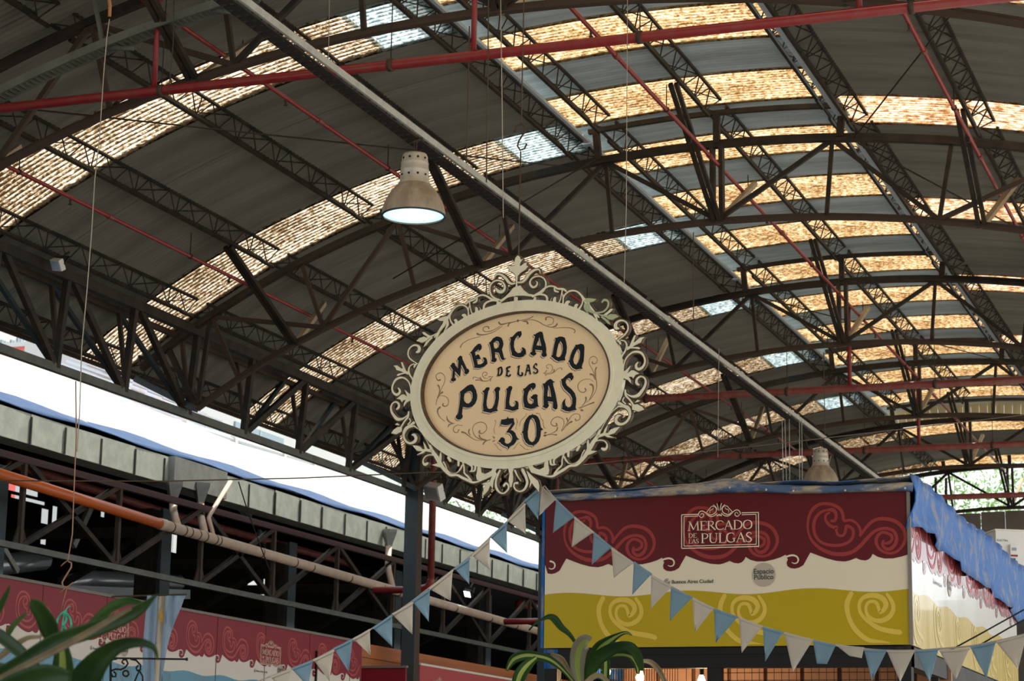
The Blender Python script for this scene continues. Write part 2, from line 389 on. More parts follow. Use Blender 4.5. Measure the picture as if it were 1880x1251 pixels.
# ------------------------------------------------------------------ arch trusses
def arc(r, a, b, n, dy=0.0): return [P(a+(b-a)*i/n, r, dy) for i in range(n+1)]
def arcups(a, b, n): return [RAD(a+(b-a)*i/n) for i in range(n+1)]
def make_truss(y):
    t = thing('arch_truss', 'x', 'roof truss', (0, y, 0))
    m = MB(); m.path(arc(R_TOP-.02, PHL-.03, PHR, 36), .085, .04, arcups(PHL-.03, PHR, 36)); m.path(arc(R_TOP+.01, PHL-.03, PHR, 36), .02, .06, arcups(PHL-.03, PHR, 36)); obj('top_chord', m, M_steel, t)
    m = MB(); m.path(arc(R_LOW, PHL, PHR, 36), .075, .035, arcups(PHL, PHR, 36)); m.path(arc(R_LOW+.02, PHL, PHR, 36), .02, .05, arcups(PHL, PHR, 36)); obj('bottom_chord', m, M_steelbrown, t)
    m = MB(); n = 14; m.path(arc(R_RIB, -.110, .098, n), .06, .05, arcups(-.11, .098, n)); obj('crown_rib', m, M_steel, t)
    for ph in (-.104, -.006, .092):
        m = MB(); m.bar(P(ph, R_TOP), P(ph, R_RIB), .07, .07); obj('rib_post', m, M_steel, t)
    for i, ph in enumerate(PH):
        k = i-5
        a, b = P(ph, R_LOW), P(ph, R_TOP)
        m = MB()
        if k == 0:
            m.bar(a+Vector((-.05, 0, 0)), b+Vector((-.05, 0, 0)), .045, .10, (0, 1, 0)); m.bar(a+Vector((.05, 0, 0)), b+Vector((.05, 0, 0)), .045, .10, (0, 1, 0))
        else: m.bar(a, b, .042, .042, (0, 1, 0))
        obj('post', m, M_steelbrown if k in (-5, -3, -4, 4) else M_steel, t)
        if k % 2:      # apex on the top chord, legs down to both neighbours
            for j in (i-1, i+1):
                if 0 <= j < len(PH):
                    m = MB(); m.bar(P(ph, R_TOP-.02), P(PH[j], R_LOW+.02), .048, .048, (0, 1, 0)); obj('diagonal', m, M_steelbrown if abs(k) > 2 else M_steel, t)
    m = MB(); m.bar(P(PHL, R_TOP), P(PHL, R_LOW), .06, .06, (0, 1, 0)); obj('post', m, M_steel, t)
    m = MB(); m.bar(P(PH[0], R_TOP), P(PHL, R_LOW), .05, .05, (0, 1, 0)); obj('diagonal', m, M_steel, t)
    for ph, rt, pt, dy in ((-.405, 10.0, -.398, 1.23), (-.22, 10.0, -.214, 1.25), (-.006, 10.17, -.013, 1.36), (.213, 10.0, .196, 1.06), (.40, 10.0, .395, 1.2)):
        a = P(ph, R_LOW); b = P(pt, rt, -dy); c = P(ph+.006, 9.93, dy)
        m = MB()
        for s in (-.031, .031): m.bar(a+Vector((s, 0, 0)), b+Vector((s, 0, 0)), .05, .042, (1, 0, 0))
        obj('front_brace', m, M_steel, t)
        m = MB(); m.bar(a, c, .05, .06, (1, 0, 0)); obj('rear_brace', m, M_tan, t, label='tan painted brace')
    m = MB(); m.bar(P(PHL, R_LOW), Vector((-12.95, -.0, 4.86+EYE)), .07, .07); obj('eave_strut', m, M_blue_steel, t)
    return t
tr = make_truss(TY[1])
NM = {1: 'nearest steel arch truss, crossing the top left of the roof',
      2: 'steel arch truss passing just above the oval sign',
      3: 'steel arch truss behind the oval sign, third from the camera',
      4: 'steel arch truss seen over the upper red main pipe at right',
      5: 'steel arch truss over the white-shaded far lamp, last but one',
      6: 'farthest steel arch truss, dark against the green trees'}
tr['label'] = NM[1]
for i in range(2, 7): copytree(tr, (0, TY[i], 0), None, NM[i])

# ------------------------------------------------------------------ lattice purlins
def purlin_meshes(L):
    e = .12; t = .19; hw = .12; res = {}
    m = MB(); m.bar((0, e+.35, .015), (0, L-e-.35, .015), .035, .035); m.bar((0, e+.35, 0), (0, e+.05, .0), .03, .03); m.bar((0, L-e-.35, 0), (0, L-e-.05, 0), .03, .03)
    res['bottom_chord'] = m
    for s in (-1, 1):
        m = MB(); m.bar((s*hw, e, t), (s*hw, L-e, t), .028, .028); res['top_chord', s] = m
    m = MB(); n = max(2, round((L-2*e)/.42)); dy = (L-2*e)/n
    for s in (-1, 1):
        for k in range(n):
            y = e+k*dy; y2 = y+dy/2
            m.bar((s*hw, y, t), (0, y2, .015), .012, .012); m.bar((0, y2, .015), (s*hw, y+dy, t), .012, .012)
            if k % 2: m.bar((s*hw, y2, t), (0, y2, .015), .010, .010)
    for k in range(0, n, 2): m.bar((-hw, e+k*dy, t), (hw, e+(k+1)*dy, t), .009, .009)
    res['lacing'] = m
    return res
PHI_J = [(-.554, 0), (-.478, 0), (-.395, 0), (-.306, 0), (-.212, 0), (-.122, 0), (-.098, 1), (-.009, 1), (.080, 1), (.105, 0), (.20, 0), (.295, 0)]
JN = ['at the left eave', 'second up from the left eave', 'third up from the left eave', 'fourth up from the left eave', 'fifth up from the left eave',
      'left under the raised crown step', 'carrying the left rim of the raised crown', 'down the middle of the raised crown', 'carrying the right rim of the raised crown', 'right under the raised crown step',
      'beside the rightmost thin red pipe', 'outermost on the right']
BAY = ['before the first truss', 'first to second truss', 'second to third truss', 'third to fourth truss', 'fourth to fifth truss', 'fifth to last truss']
for b in range(6):
    y0 = TY[b]; L = TY[b+1]-y0; protos = None
    for (ph, cr), jn in zip(PHI_J, JN):
        if b == 0 and not (-.5 < ph < -.15): continue
        if b == 5 and (cr or ph < -.5): 
            if cr: continue
        if ph > .25 and b != 1: continue
        rr = 10.18 if cr else R_TOP+.018
        base = P(ph, rr, y0)
        lab = 'lattice purlin '+jn+', '+BAY[b]
        if protos is None:
            t = thing('lattice_purlin', lab, 'purlin', base, 'lattice purlins under the vault roof')
            for k, mb in purlin_meshes(L).items(): obj(k if isinstance(k, str) else k[0], mb, M_steel, t)
            t.rotation_euler = (0, ph, 0); protos = t
        else: copytree(protos, base, (0, ph, 0), lab)

# tie rods between the trusses in the plane of the roof
def rod(a, b, r=.009, nm='tie_rod', lab='', m_=M_steel, grp=None):
    m = MB(); m.tube([a, b], r, 5); return obj(nm, m, m_, None, True, lab, 'rod' if nm == 'tie_rod' else 'wire', grp)
rod(P(-.395, 9.96, TY[1]), P(-.122, 9.96, TY[2]), lab='thin tie rod crossing behind the near lamp')
rod(P(.105, 9.96, TY[2]-.1), P(.30, 9.96, TY[1]), lab='tie rod slanting up to the upper right corner')
rod(P(.105, 9.96, TY[2]+.1), P(.30, 9.96, TY[3]), lab='tie rod slanting down from the second truss at right')
rod(P(-.10, 9.96, TY[3]), P(.105, 9.96, TY[4]), lab='tie rod under the crown between third and fourth trusses')
rod(P(-.30, 9.5, TY[2]), P(-.10, 9.96, TY[2]-.2), lab='thin rod beside the second truss near the hook wire')

# ------------------------------------------------------------------ left eave truss (triangular section)
ET = thing('eave_truss', 'long triangular steel truss running along the left eave', 'truss', (-12.2, 0, 0))
EX = -12.2; eY = [y*S for y in (7.7, 8.75, 9.8, 10.96, 11.9, 12.85, 13.79, 14.8, 15.85, 16.87, 17.98, 19.1, 20.5, 21.55, 22.6, 23.65, 24.64, 25.6, 26.6, 27.55, 28.5, 29.5, 30.6, 31.6, 32.63)]
ZT, ZB = 3.90*S+EYE, 3.19*S+EYE
def e_obj(nm, a, b, w, h, mm=M_steel):
    m = MB(); m.bar((a[0]+12.2, a[1], a[2]), (b[0]+12.2, b[1], b[2]), w, h, (1, 0, 0)); obj(nm, m, mm, ET)
e_obj('top_chord', (EX, eY[0], ZT), (EX, eY[-1], ZT), .11, .09)
e_obj('top_chord', (EX-.30, eY[0], ZT-.02), (EX-.30, eY[-1], ZT-.02), .06, .06, M_steelbrown)
e_obj('bottom_chord', (EX-.1, eY[0], ZB), (EX-.1, eY[-1], ZB), .09, .07, M_grey)
T2i = 8
for i, y in enumerate(eY):
    e_obj('post', (EX-.1, y, ZB), (EX, y-.03, ZT), .07, .07, M_steel)
    e_obj('post', (EX-.1, y+.05, ZB), (EX-.30, y+.12, ZT), .045, .045, M_steelbrown)
    fwd = -1 if (i <= T2i) else 1
    j = i+fwd
    if 0 <= j < len(eY):
        e_obj('diagonal', (EX-.1, y, ZB), (EX, eY[j]-.05*fwd, ZT), .075, .06, M_steel)
        e_obj('diagonal', (EX-.1, y, ZB), (EX-.30, eY[j]-.05*fwd, ZT), .05, .05, M_blue_steel)
# eave edge board under the lowest purlin
m = MB(); q = P(-.5665, 10.12); m.bar((q.x, YA, q.z), (q.x, YB, q.z), .02, .05); obj('trim_1', m, M_steelbrown, kind='structure')

# ------------------------------------------------------------------ columns
def column(y, lab, h=ZB, mm=M_steel):
    t = thing('steel_column', lab, 'column', (-12.2, y, 0))
    m = MB(); m.box((0, -.09, h/2), (.20, .015, h)); m.box((0, .09, h/2), (.20, .015, h)); obj('flange', m, M_blue_steel, t)  # bluish reflection on the dark steel is put into the flange colour
    m = MB(); m.box((0, 0, h/2), (.012, .18, h)); m.box((.095, 0, h/2), (.012, .18, h)); obj('web', m, M_steelbrown, t)
    m = MB(); m.box((0, 0, .015), (.4, .4, .03)); obj('base_plate', m, M_steel, t)
    return t
column(TY[3]+.15, 'dark steel column rising to the left of the oval sign', ZT)
column(TY[4]+.15, 'steel column half hidden behind the left edge of the maroon stall', ZT)
column(TY[5]+.15, 'steel column far down the left eave behind the stall', ZT)
column(TY[1]+.15, 'steel column at the left of the view under the first truss', ZT)

# ------------------------------------------------------------------ red fire pipes
def branch(ph, lab, rr=9.80):
    a = P(ph, rr, 0); t = thing('sprinkler_pipe', lab, 'pipe', (a.x, 0, a.z), 'thin red sprinkler pipes under the roof')
    m = MB(); m.tube([(0, YA+1, 0), (0, 44, 0)], .021, 8); obj('pipe', m, M_red, t, True)
    y = 13.2
    while y < 43:
        m = MB(); m.tube([(0, y, .0), (0, y, .26)], .006, 5); m.tube([(0, y-.01, 0), (0, y+.01, 0)], .03, 8); obj('hanger', m, M_steel, t)
        m = MB(); m.tube([(0, y+.9, -.02), (0, y+.9, -.05)], .012, 6); m.tube([(0, y+.9, -.05), (0, y+.9, -.075)], [.006, .022], 8); obj('sprinkler_head', m, M_steelbrown, t)
        m = MB(); m.tube([(0, y+1.6, 0), (0, y+1.68, 0)], .030, 8); obj('coupling', m, M_reddull, t)
        y += 3.3
branch(-.4075, 'thin red sprinkler pipe lowest on the left roof slope')
branch(-.2290, 'thin red sprinkler pipe passing behind the near lamp')
branch(-.0040, 'thin red sprinkler pipe under the middle of the raised crown')
branch(.2070, 'thin red sprinkler pipe at the upper right corner')
def main_pipe(y, z, x0, x1, r, lab, drop=False, risers=(), mm=M_reddull):
    t = thing('fire_main', lab, 'pipe', (0, y, 0), 'red fire mains crossing the hall')
    m = MB()
    if drop: m.tube([(x0, 0, 3.2+EYE), (x0, 0, z-.16), (x0+.05, 0, z-.05), (x0+.16, 0, z), (x1, 0, z)], r, 12)
    else: m.tube([(x0, 0, z), (x1, 0, z)], r, 12)
    obj('pipe', m, mm, t, True)
    x = x0+1.2
    while x < x1:
        m = MB(); m.tube([(x-.02, 0, z), (x+.02, 0, z)], r*1.28, 12); obj('clamp', m, M_steelbrown, t, True)
        m = MB(); m.tube([(x, 0, z), (x, 0, z+.9)], .005, 5); obj('hanger_rod', m, M_steel, t)
        x += 2.05
    for xr in risers:
        m = MB(); m.tube([(xr, 0, z), (xr, 0, z+1.15)], r*.55, 10); obj('riser', m, M_red, t, True)
    if drop:
        m = MB(); m.tube([(x0, 0, 3.25+EYE), (x0, 0, 3.15+EYE), (x0-.06, 0, 3.08+EYE), (x0-.2, 0, 3.05+EYE), (x0-.9, 0, 3.05+EYE)], r, 12); obj('elbow', m, M_red, t, True)
XR = (-8.72, -5.90, -2.88)
main_pipe(14.75, 5.69+EYE, -16, 3.5, .041, 'red fire main crossing the top of the view under the first truss', risers=XR, mm=M_red)
main_pipe(28.9, 5.70+EYE, -12.05, 3, .052, 'upper of the two red fire mains right of the oval sign', True, (-5.87,))
main_pipe(34.35, 5.74+EYE, -12.05, 3, .052, 'lower red fire main passing over the far lamp', True, (-5.87,))
main_pipe(39.6, 5.68+EYE, -12.05, 3, .052, 'farthest red fire main in front of the green trees', True)

# ------------------------------------------------------------------ perforated tray the lamps hang from
TX, TZ = -6.12, 4.87+EYE
t = thing('lighting_channel', 'long pale steel channel from which the two lamps hang', 'cable tray', (TX, 0, TZ))
m = MB(); m.box((.035, 23.5, .045), (.006, 38, .05)); m.box((.026, 23.5, .02), (.02, 38, .004)); obj('bright_flange', m, M_tray, t)
m = MB()
n = 380
for k in range(n):
    y = 4.5+k*.1; m.box((-.045, y+.03, 0), (.10, .05, .010))
m.box((-.095, 23.5, .03), (.008, 38, .07)); m.box((.005, 23.5, .002), (.02, 38, .01)); m.box((-.045, 23.5, .002), (.03, 38, .01))
o = obj('perforated_web', m, M_traydark, t); o['kind'] = 'stuff'
for y in (9.7, 15.2, 21.84, 28.4, 34.2, 39.5):
    m = MB(); m.tube([(0, y, .05), (0, y, 1.25)], .006, 5); obj('hanger', m, M_wire, t)
# cable ladder beside the first truss
m = MB(); pts = arc(9.60, -.50, -.155, 16, 14.85); ups = arcups(-.50, -.155, 16)
t = thing('cable_ladder', 'greenish perforated cable ladder following the first truss, top left', 'cable tray', (0, 14.75, 0))
for s in (-.07, .07):
    m = MB(); m.path([Vector((q.x, s, q.z)) for q in pts], .02, .07, ups); obj('side_rail', m, M_grey, t)
m = MB(); pp = arc(9.585, -.50, -.155, 90)
for q in pp: m.box((q.x, 0, q.z), (.03, .14, .012))
o = obj('rungs', m, M_grey, t); o['kind'] = 'stuff'
for ph in (-.262, -.187):
    m = MB(); m.bar(P(ph, 9.63), P(ph, 9.95), .03, .03); m.bar(P(ph, 9.60)+Vector((0, 0, 0)), P(ph+.02, 9.52), .03, .03); obj('bracket', m, M_grey, t)

# ------------------------------------------------------------------ lamps
def lamp(x, y, z, lab, sc_=1.0):
    t = thing('pendant_lamp', lab, 'lamp', (x, y, z), 'high bay pendant lamps')
    m = MB(); m.lathe([(.239, 0), (.240, .006), (.232, .06), (.214, .115), (.188, .165), (.155, .21), (.128, .238), (.122, .246)], n=40)
    m.lathe([(.239, 0), (.228, .03), (.21, .10)], n=40); obj('shade', m, M_lampd, t, True)
    m = MB(); m.lathe([(.122, .244), (.120, .256), (.110, .262), (.108, .30), (.106, .345), (.109, .352), (.105, .36), (.102, .405), (.104, .41), (.100, .418), (.096, .462), (.086, .482), (.05, .49), (.0, .492)], n=40)
    obj('housing', m, M_lamp, t, True)
    for zz, rr in ((.31, .1085), (.44, .0995)):
        for k in range(10):
            a = 2*math.pi*(k+.5)/10; c = Vector((math.cos(a)*rr, math.sin(a)*rr, zz)); n_ = Vector((math.cos(a), math.sin(a), 0))
            m = MB(); m.tube([c-n_*.004, c+n_*.0025], .0085, 10); obj('vent_hole', m, M_black, t)
    m = MB(); m.lathe([(.0, .0), (.10, .0), (.229, .0)], n=40); o = obj('lens', m, M_lens, t); o.location = (0, 0, .012)
    m = MB(); m.lathe([(.226, 0), (.241, -.002), (.243, .006), (.238, .012)], n=40); obj('rim', m, M_blue_steel, t, True)
    m = MB(); top = TZ-.0-z; 
    m.tube([(0.01, 0, .49), (.012, 0, top+.02)], .004, 5); m.tube([(-.012, 0, .49), (-.01, 0, top+.02)], .004, 5); m.tube([(-.02, 0, top-.02), (.06, 0, top-.0)], .012, 6); obj('hanger', m, M_steelbrown, t)
    return t
lamp(-6.132, 14.2, 4.268+EYE, 'near grey bell-shaped industrial lamp hanging from the pale channel')
lq = aty(1507, 886, 28.2)
lamp(lq.x, 28.2, TZ-.60, 'far pale bell-shaped lamp just above the maroon stall roof')

# ------------------------------------------------------------------ the oval sign
SC0 = Vector((-4.477, 12.0, 2.498+EYE)); PS = math.radians(12)
SE = Vector((math.cos(PS), -math.sin(PS), 0)); SN = Vector((-math.sin(PS), -math.cos(PS), 0))
def suv(px, py):
    d = ray(px, py); c = SC0-Vector((0, 0, EYE)); q = d*((c.dot(SN))/(d.dot(SN)))-c
    return q.dot(SE), q.z
SIGN = thing('market_sign', 'ornate cream oval sign reading MERCADO DE LAS PULGAS 30, hung at centre', 'sign', SC0)
def smap(u, v, t): return SE*u+Vector((0, 0, v))+SN*t
U0 = -.0088
def T(tile, pts, mir=False):
    ox, oy, k = tile; out = []
    for p in pts:
        u, v = suv(ox+p[0]/k, oy+p[1]/k)
        if mir: u = 2*U0-u
        out.append((u, v)+((p[2]/k*.00323,) if len(p) > 2 else ()))
    return out
def ell(a, b, n=96): return [(U0+a*math.cos(2*math.pi*i/n), b*math.sin(2*math.pi*i/n)) for i in range(n)]
m = MB(); m.poly([ell(.764, .517), ell(.690, .457)[::-1]], smap, -.018, .012)
m.poly([ell(.700, .467), ell(.676, .444)[::-1]], smap, .0, .020)
obj('oval_frame', m, M_cream, SIGN)
m = MB(); m.poly([ell(.679, .447), ell(.669, .437)[::-1]], smap, -.012, .0225); obj('frame_bead', m, M_edge, SIGN, label='dark brown inner bead')
m = MB(); m.poly([ell(.685, .452)], smap, -.014, -.006); obj('panel', m, M_panel, SIGN, label='peach painted panel')
# fretwork
t1 = (880, 460, 10.425); t2 = (780, 500, 10.425); t3 = (710, 580, 10.425); t4 = (710, 680, 10.425); t5 = (740, 780, 10.425); t6 = (860, 820, 11.75)
strokes = [  # tile, mirrored?, points
 (t1, 0, [(700, 630, 50), (640, 645, 62), (580, 615, 70), (520, 540, 72), (450, 480, 62), (380, 460, 55), (330, 485, 45), (312, 530, 25)]),
 (t1, 0, [(750, 620, 50), (840, 610, 58), (910, 545, 72), (960, 470, 74), (1040, 400, 66), (1120, 370, 55), (1165, 385, 40), (1182, 450, 22)]),
 (t1, 0, [(440, 965, 45), (330, 930, 55), (250, 870, 52), (215, 770, 48), (230, 670, 46), (290, 605, 46), (370, 580, 50), (450, 605, 52), (495, 665, 55), (500, 740, 62), (455, 795, 80), (390, 795, 82), (350, 755, 65), (330, 715, 25)]),
 (t1, 0, [(1050, 880, 45), (1150, 845, 52), (1240, 780, 52), (1285, 690, 50), (1280, 590, 46), (1220, 520, 46), (1130, 500, 46), (1040, 530, 48), (990, 590, 50), (990, 660, 60), (1040, 710, 60), (1100, 690, 58), (1125, 625, 45), (1090, 590, 20)]),
 (t2, 1, [(1420, 560, 60), (1290, 520, 60), (1200, 465, 55), (1110, 445, 50), (1020, 475, 50), (960, 530, 55), (850, 570, 60), (800, 620, 50)]),
 (t2, 1, [(1020, 490, 30), (1000, 560, 60), (940, 595, 45)]),
 (t2, 1, [(1420, 560, 50), (1300, 550, 50), (1190, 590, 55), (1145, 660, 60), (1150, 760, 60)]),
 (t2, 1, [(1010, 790, 100), (1005, 710, 78), (990, 690, 60)]), (t2, 1, [(1070, 740, 30), (1075, 700, 25), (1050, 670, 20)]),
 (t2, 1, [(865, 560, 45), (880, 650, 38), (900, 750, 40), (940, 830, 50)]),
 (t2, 1, [(870, 640, 30), (850, 720, 40), (850, 850, 50)]),
 (t2, 1, [(850, 760, 40), (830, 690, 50), (760, 640, 50), (680, 640, 50), (600, 680, 50), (530, 760, 55), (490, 830, 70), (440, 900, 90), (400, 980, 90), (330, 1080, 80), (260, 1180, 60), (200, 1251, 50)]),
 (t2, 1, [(530, 760, 30), (495, 850, 40), (510, 940, 45), (560, 1015, 60)]),
 (t2, 1, [(810, 920, 110), (775, 840, 95), (735, 830, 60)]), (t2, 1, [(625, 1010, 95), (610, 930, 80), (580, 930, 45)]),
 (t2, 1, [(450, 930, 50), (450, 1010, 75), (405, 1110, 40), (385, 1140, 40)]),
 (t3, 1, [(1150, 60, 100), (1110, 180, 90), (1040, 270, 70), (1000, 360, 60), (960, 450, 40), (945, 490, 12)]),
 (t3, 1, [(975, 340, 30), (900, 385, 45), (820, 420, 60), (760, 480, 50)]),
 (t3, 1, [(610, 925, 30), (540, 885, 42), (465, 830, 48), (425, 760, 45), (430, 680, 45), (470, 610, 45), (540, 570, 50), (610, 580, 62), (640, 630, 85), (625, 685, 85), (580, 705, 50)]),
 (t3, 1, [(600, 920, 40), (560, 950, 65), (540, 995, 45)]), (t3, 1, [(540, 925, 40), (470, 960, 40), (435, 1040, 50), (455, 1130, 48), (500, 1200, 50), (525, 1260, 40)]),
 (t4, 1, [(480, 430, 35), (470, 320, 40), (430, 220, 45), (350, 155, 50), (270, 150, 60), (190, 190, 62), (140, 270, 50), (120, 360, 50), (150, 440, 60), (210, 475, 70), (260, 440, 70), (265, 385, 60), (235, 345, 35)]),
 (t4, 1, [(440, 830, 30), (390, 890, 40), (310, 940, 60), (220, 940, 82), (160, 880, 72), (110, 800, 60), (97, 710, 50), (130, 640, 45), (190, 612, 50), (245, 650, 60), (245, 715, 68), (205, 755, 50)]),
 (t4, 1, [(435, 800, 50), (420, 900, 58), (360, 980, 50), (310, 1060, 50), (280, 1120, 60)]),
 (t4, 1, [(540, 1010, 80), (450, 1070, 55), (380, 1110, 55), (345, 1180, 60), (340, 1251, 70)]), (t4, 1, [(450, 930, 40), (470, 985, 40), (420, 1050, 45)]),
 (t5, 1, [(230, 30, 50), (120, 60, 60), (50, 140, 60), (30, 230, 60), (70, 320, 60), (150, 362, 62), (230, 335, 80), (265, 270, 80), (235, 205, 75), (185, 200, 35)]),
 (t5, 1, [(220, 25, 50), (330, 110, 26), (420, 230, 26), (500, 370, 32), (550, 480, 50)]),
 (t5, 1, [(530, 400, 60), (580, 520, 90), (640, 600, 100), (700, 700, 110), (760, 800, 100), (840, 900, 80), (930, 970, 70), (1050, 970, 60), (1150, 1020, 70), (1260, 1070, 70), (1350, 1110, 60), (1460, 1090, 50), (1600, 1010, 80), (1700, 930, 100)]),
 (t5, 1, [(720, 690, 90), (735, 590, 60), (735, 530, 25)]),
 (t5, 1, [(600, 590, 40), (520, 585, 40), (440, 620, 40), (400, 690, 42), (412, 755, 60), (450, 765, 75), (490, 740, 55)]),
 (t5, 1, [(790, 720, 45), (830, 790, 38), (860, 870, 38), (940, 930, 30), (1040, 930, 30), (1110, 860, 48), (1150, 780, 50)]),
 (t5, 1, [(880, 630, 70), (925, 700, 70)]), (t5, 1, [(1080, 670, 70), (1075, 790, 60)]),
 (t5, 1, [(1160, 730, 50), (1185, 830, 45), (1190, 930, 45), (1260, 1000, 55), (1320, 1080, 60)]),
 (t5, 1, [(1240, 750, 40), (1330, 800, 55), (1330, 880, 48), (1290, 905, 28)]), (t5, 1, [(1400, 780, 60), (1385, 880, 60), (1310, 905, 30)]),
 (t6, 0, [(700, 520, 60), (650, 620, 65), (612, 750, 58), (615, 880, 75), (680, 985, 60), (780, 1018, 50), (868, 940, 60), (885, 860, 60), (830, 800, 62), (780, 860, 70)]),
 (t6, 0, [(790, 560, 26), (840, 500, 26)]), (t6, 0, [(800, 670, 22), (850, 610, 22), (895, 590, 26)]),
 (t6, 0, [(1180, 500, 90), (1265, 680, 80), (1285, 800, 75), (1230, 925, 68), (1140, 975, 50), (1050, 950, 50), (1000, 875, 50), (1015, 805, 58), (1080, 795, 75)]),
 (t6, 0, [(1020, 520, 60), (1075, 640, 45), (1150, 750, 35)])]
polys = [
 (t1, 0, [(750, 95), (700, 150), (690, 230), (650, 185), (640, 200), (690, 295), (640, 300), (568, 290), (565, 345), (600, 380), (560, 388), (650, 430), (700, 480), (712, 560), (705, 880), (762, 880), (745, 640), (752, 500), (800, 445), (900, 380), (955, 300), (915, 290), (925, 235), (880, 240), (820, 290), (790, 300), (800, 250), (848, 165), (812, 182), (790, 120)]),
 (t1, 0, [(715, 690), (660, 720), (600, 800), (520, 880), (410, 960), (440, 1000), (560, 915), (700, 880), (860, 880), (1060, 900), (1110, 860), (960, 830), (870, 760), (800, 670), (745, 690)]),
 (t1, 0, [(350, 985), (430, 985), (420, 1030), (330, 1100), (180, 1130), (220, 1090), (340, 1040)]),
 (t1, 0, [(600, 870), (560, 880), (430, 970), (360, 1010), (430, 1030), (440, 970), (560, 905), (700, 890), (720, 870)]),
 (t1, 0, [(1040, 880), (1110, 900), (1100, 950), (1160, 980), (1040, 960), (1060, 910)]),
 (t2, 1, [(250, 905), (350, 860), (430, 840), (480, 880), (420, 940), (330, 948), (290, 940)]),
 (t3, 1, [(690, 320), (740, 310), (790, 350), (860, 390), (810, 440), (770, 400), (720, 370)]),
 (t3, 1, [(580, 490), (640, 430), (730, 400), (810, 430), (770, 500), (690, 530), (640, 510)]),
 (t3, 1, [(880, 400), (830, 440), (760, 510), (715, 610), (780, 570), (830, 500), (900, 430)]),
 (t3, 1, [(285, 890), (320, 890), (350, 960), (390, 1060), (440, 1070), (430, 1140), (350, 1110), (300, 1080), (200, 1050), (180, 1000), (140, 960), (220, 950), (300, 1010), (320, 1010)]),
 (t3, 1, [(200, 1145), (240, 1110), (330, 1090), (390, 1110), (300, 1135), (230, 1165)]),
 (t4, 1, [(200, 555), (300, 470), (340, 460), (410, 510), (355, 375), (440, 440), (500, 470), (520, 560), (470, 590), (400, 630), (340, 705), (340, 640), (380, 575), (330, 590), (310, 625), (270, 570)]),
 (t4, 1, [(170, 1045), (220, 1010), (270, 1060), (220, 1065)]),
 (t4, 1, [(100, 1215), (140, 1150), (220, 1090), (310, 1080), (310, 1180), (200, 1240)]),
 (t5, 1, [(190, 400), (280, 400), (350, 420), (390, 470), (430, 470), (400, 330), (450, 390), (480, 460), (580, 480), (580, 545), (450, 520), (400, 560), (280, 590), (290, 570), (380, 520), (280, 510)]),
 (t5, 1, [(565, 775), (640, 750), (740, 720), (820, 830), (700, 825), (620, 800)]),
 (t6, 1, [(210, 430), (290, 455), (300, 560), (380, 592), (500, 540), (540, 470), (640, 480), (560, 640), (350, 740), (200, 740), (180, 640), (200, 540)]),
 (t6, 0, [(600, 540), (520, 660), (480, 760), (390, 780), (290, 820), (380, 840), (340, 920), (350, 1060), (440, 970), (490, 850), (540, 920), (570, 750), (640, 600)]),
 (t6, 0, [(860, 440), (900, 600), (880, 740), (920, 900), (950, 880), (985, 750), (985, 640), (975, 560), (1010, 440)]),
 (t6, 0, [(1270, 520), (1400, 640), (1520, 740), (1550, 850), (1530, 990), (1500, 940), (1430, 870), (1390, 800), (1330, 900), (1350, 760), (1300, 640)])]
def shrink(pl, d):
    n = len(pl); A = sum(pl[i][0]*pl[(i+1) % n][1]-pl[(i+1) % n][0]*pl[i][1] for i in range(n)); sg = 1 if A > 0 else -1; out = []
    for i in range(n):
        a, b, c = pl[i-1], pl[i], pl[(i+1) % n]
        e1 = Vector((b[0]-a[0], b[1]-a[1])).normalized(); e2 = Vector((c[0]-b[0], c[1]-b[1])).normalized()
        nn = Vector((-(e1.y+e2.y), e1.x+e2.x))
        if nn.length < 1e-4: nn = Vector((-e1.y, e1.x))
        nn.normalize(); out.append((b[0]+nn.x*d*sg, b[1]+nn.y*d*sg))
    return out
_jz = [0]
def JZ(): _jz[0] += 1; return (_jz[0]*7 % 23)*.00006
def fret(pts, kind, green=False):
    m = MB(); mm = [M_edge, M_green if green else M_cream]
    if kind == 's':
        m.stroke(pts, smap, -.014, .006, dw=.0040); m.mi = 1; m.stroke(pts, smap, .006, .0105+JZ(), dw=-.0030)
    else:
        m.poly([shrink(pts, -.0038)], smap, -.014, .006); m.mi = 1; m.poly([shrink(pts, .0024)], smap, .006, .0105+JZ())
    return obj('scroll' if kind == 's' else 'acanthus_leaf', m, mm, SIGN)
for tl, mir, pts in strokes:
    fret(T(tl, pts), 's')
    if mir: fret(T(tl, pts, True), 's', green=(tl is t2 and pts[0][0] == 450 or tl is t3 and pts[0][0] in (975,)))
for tl, mir, pts in polys:
    fret(T(tl, pts), 'p')
    if mir: fret(T(tl, pts, True), 'p', green=(tl is t3 and pts[0][0] in (580, 880) or tl is t2))
# right-hand top corner curl, green with damp
fret(T((940, 460, 5.21), [(730, 520, 60), (745, 570, 50), (800, 600, 30), (880, 590, 26), (925, 540, 26), (925, 490, 28), (890, 478, 32), (868, 500, 24)]), 's', True)
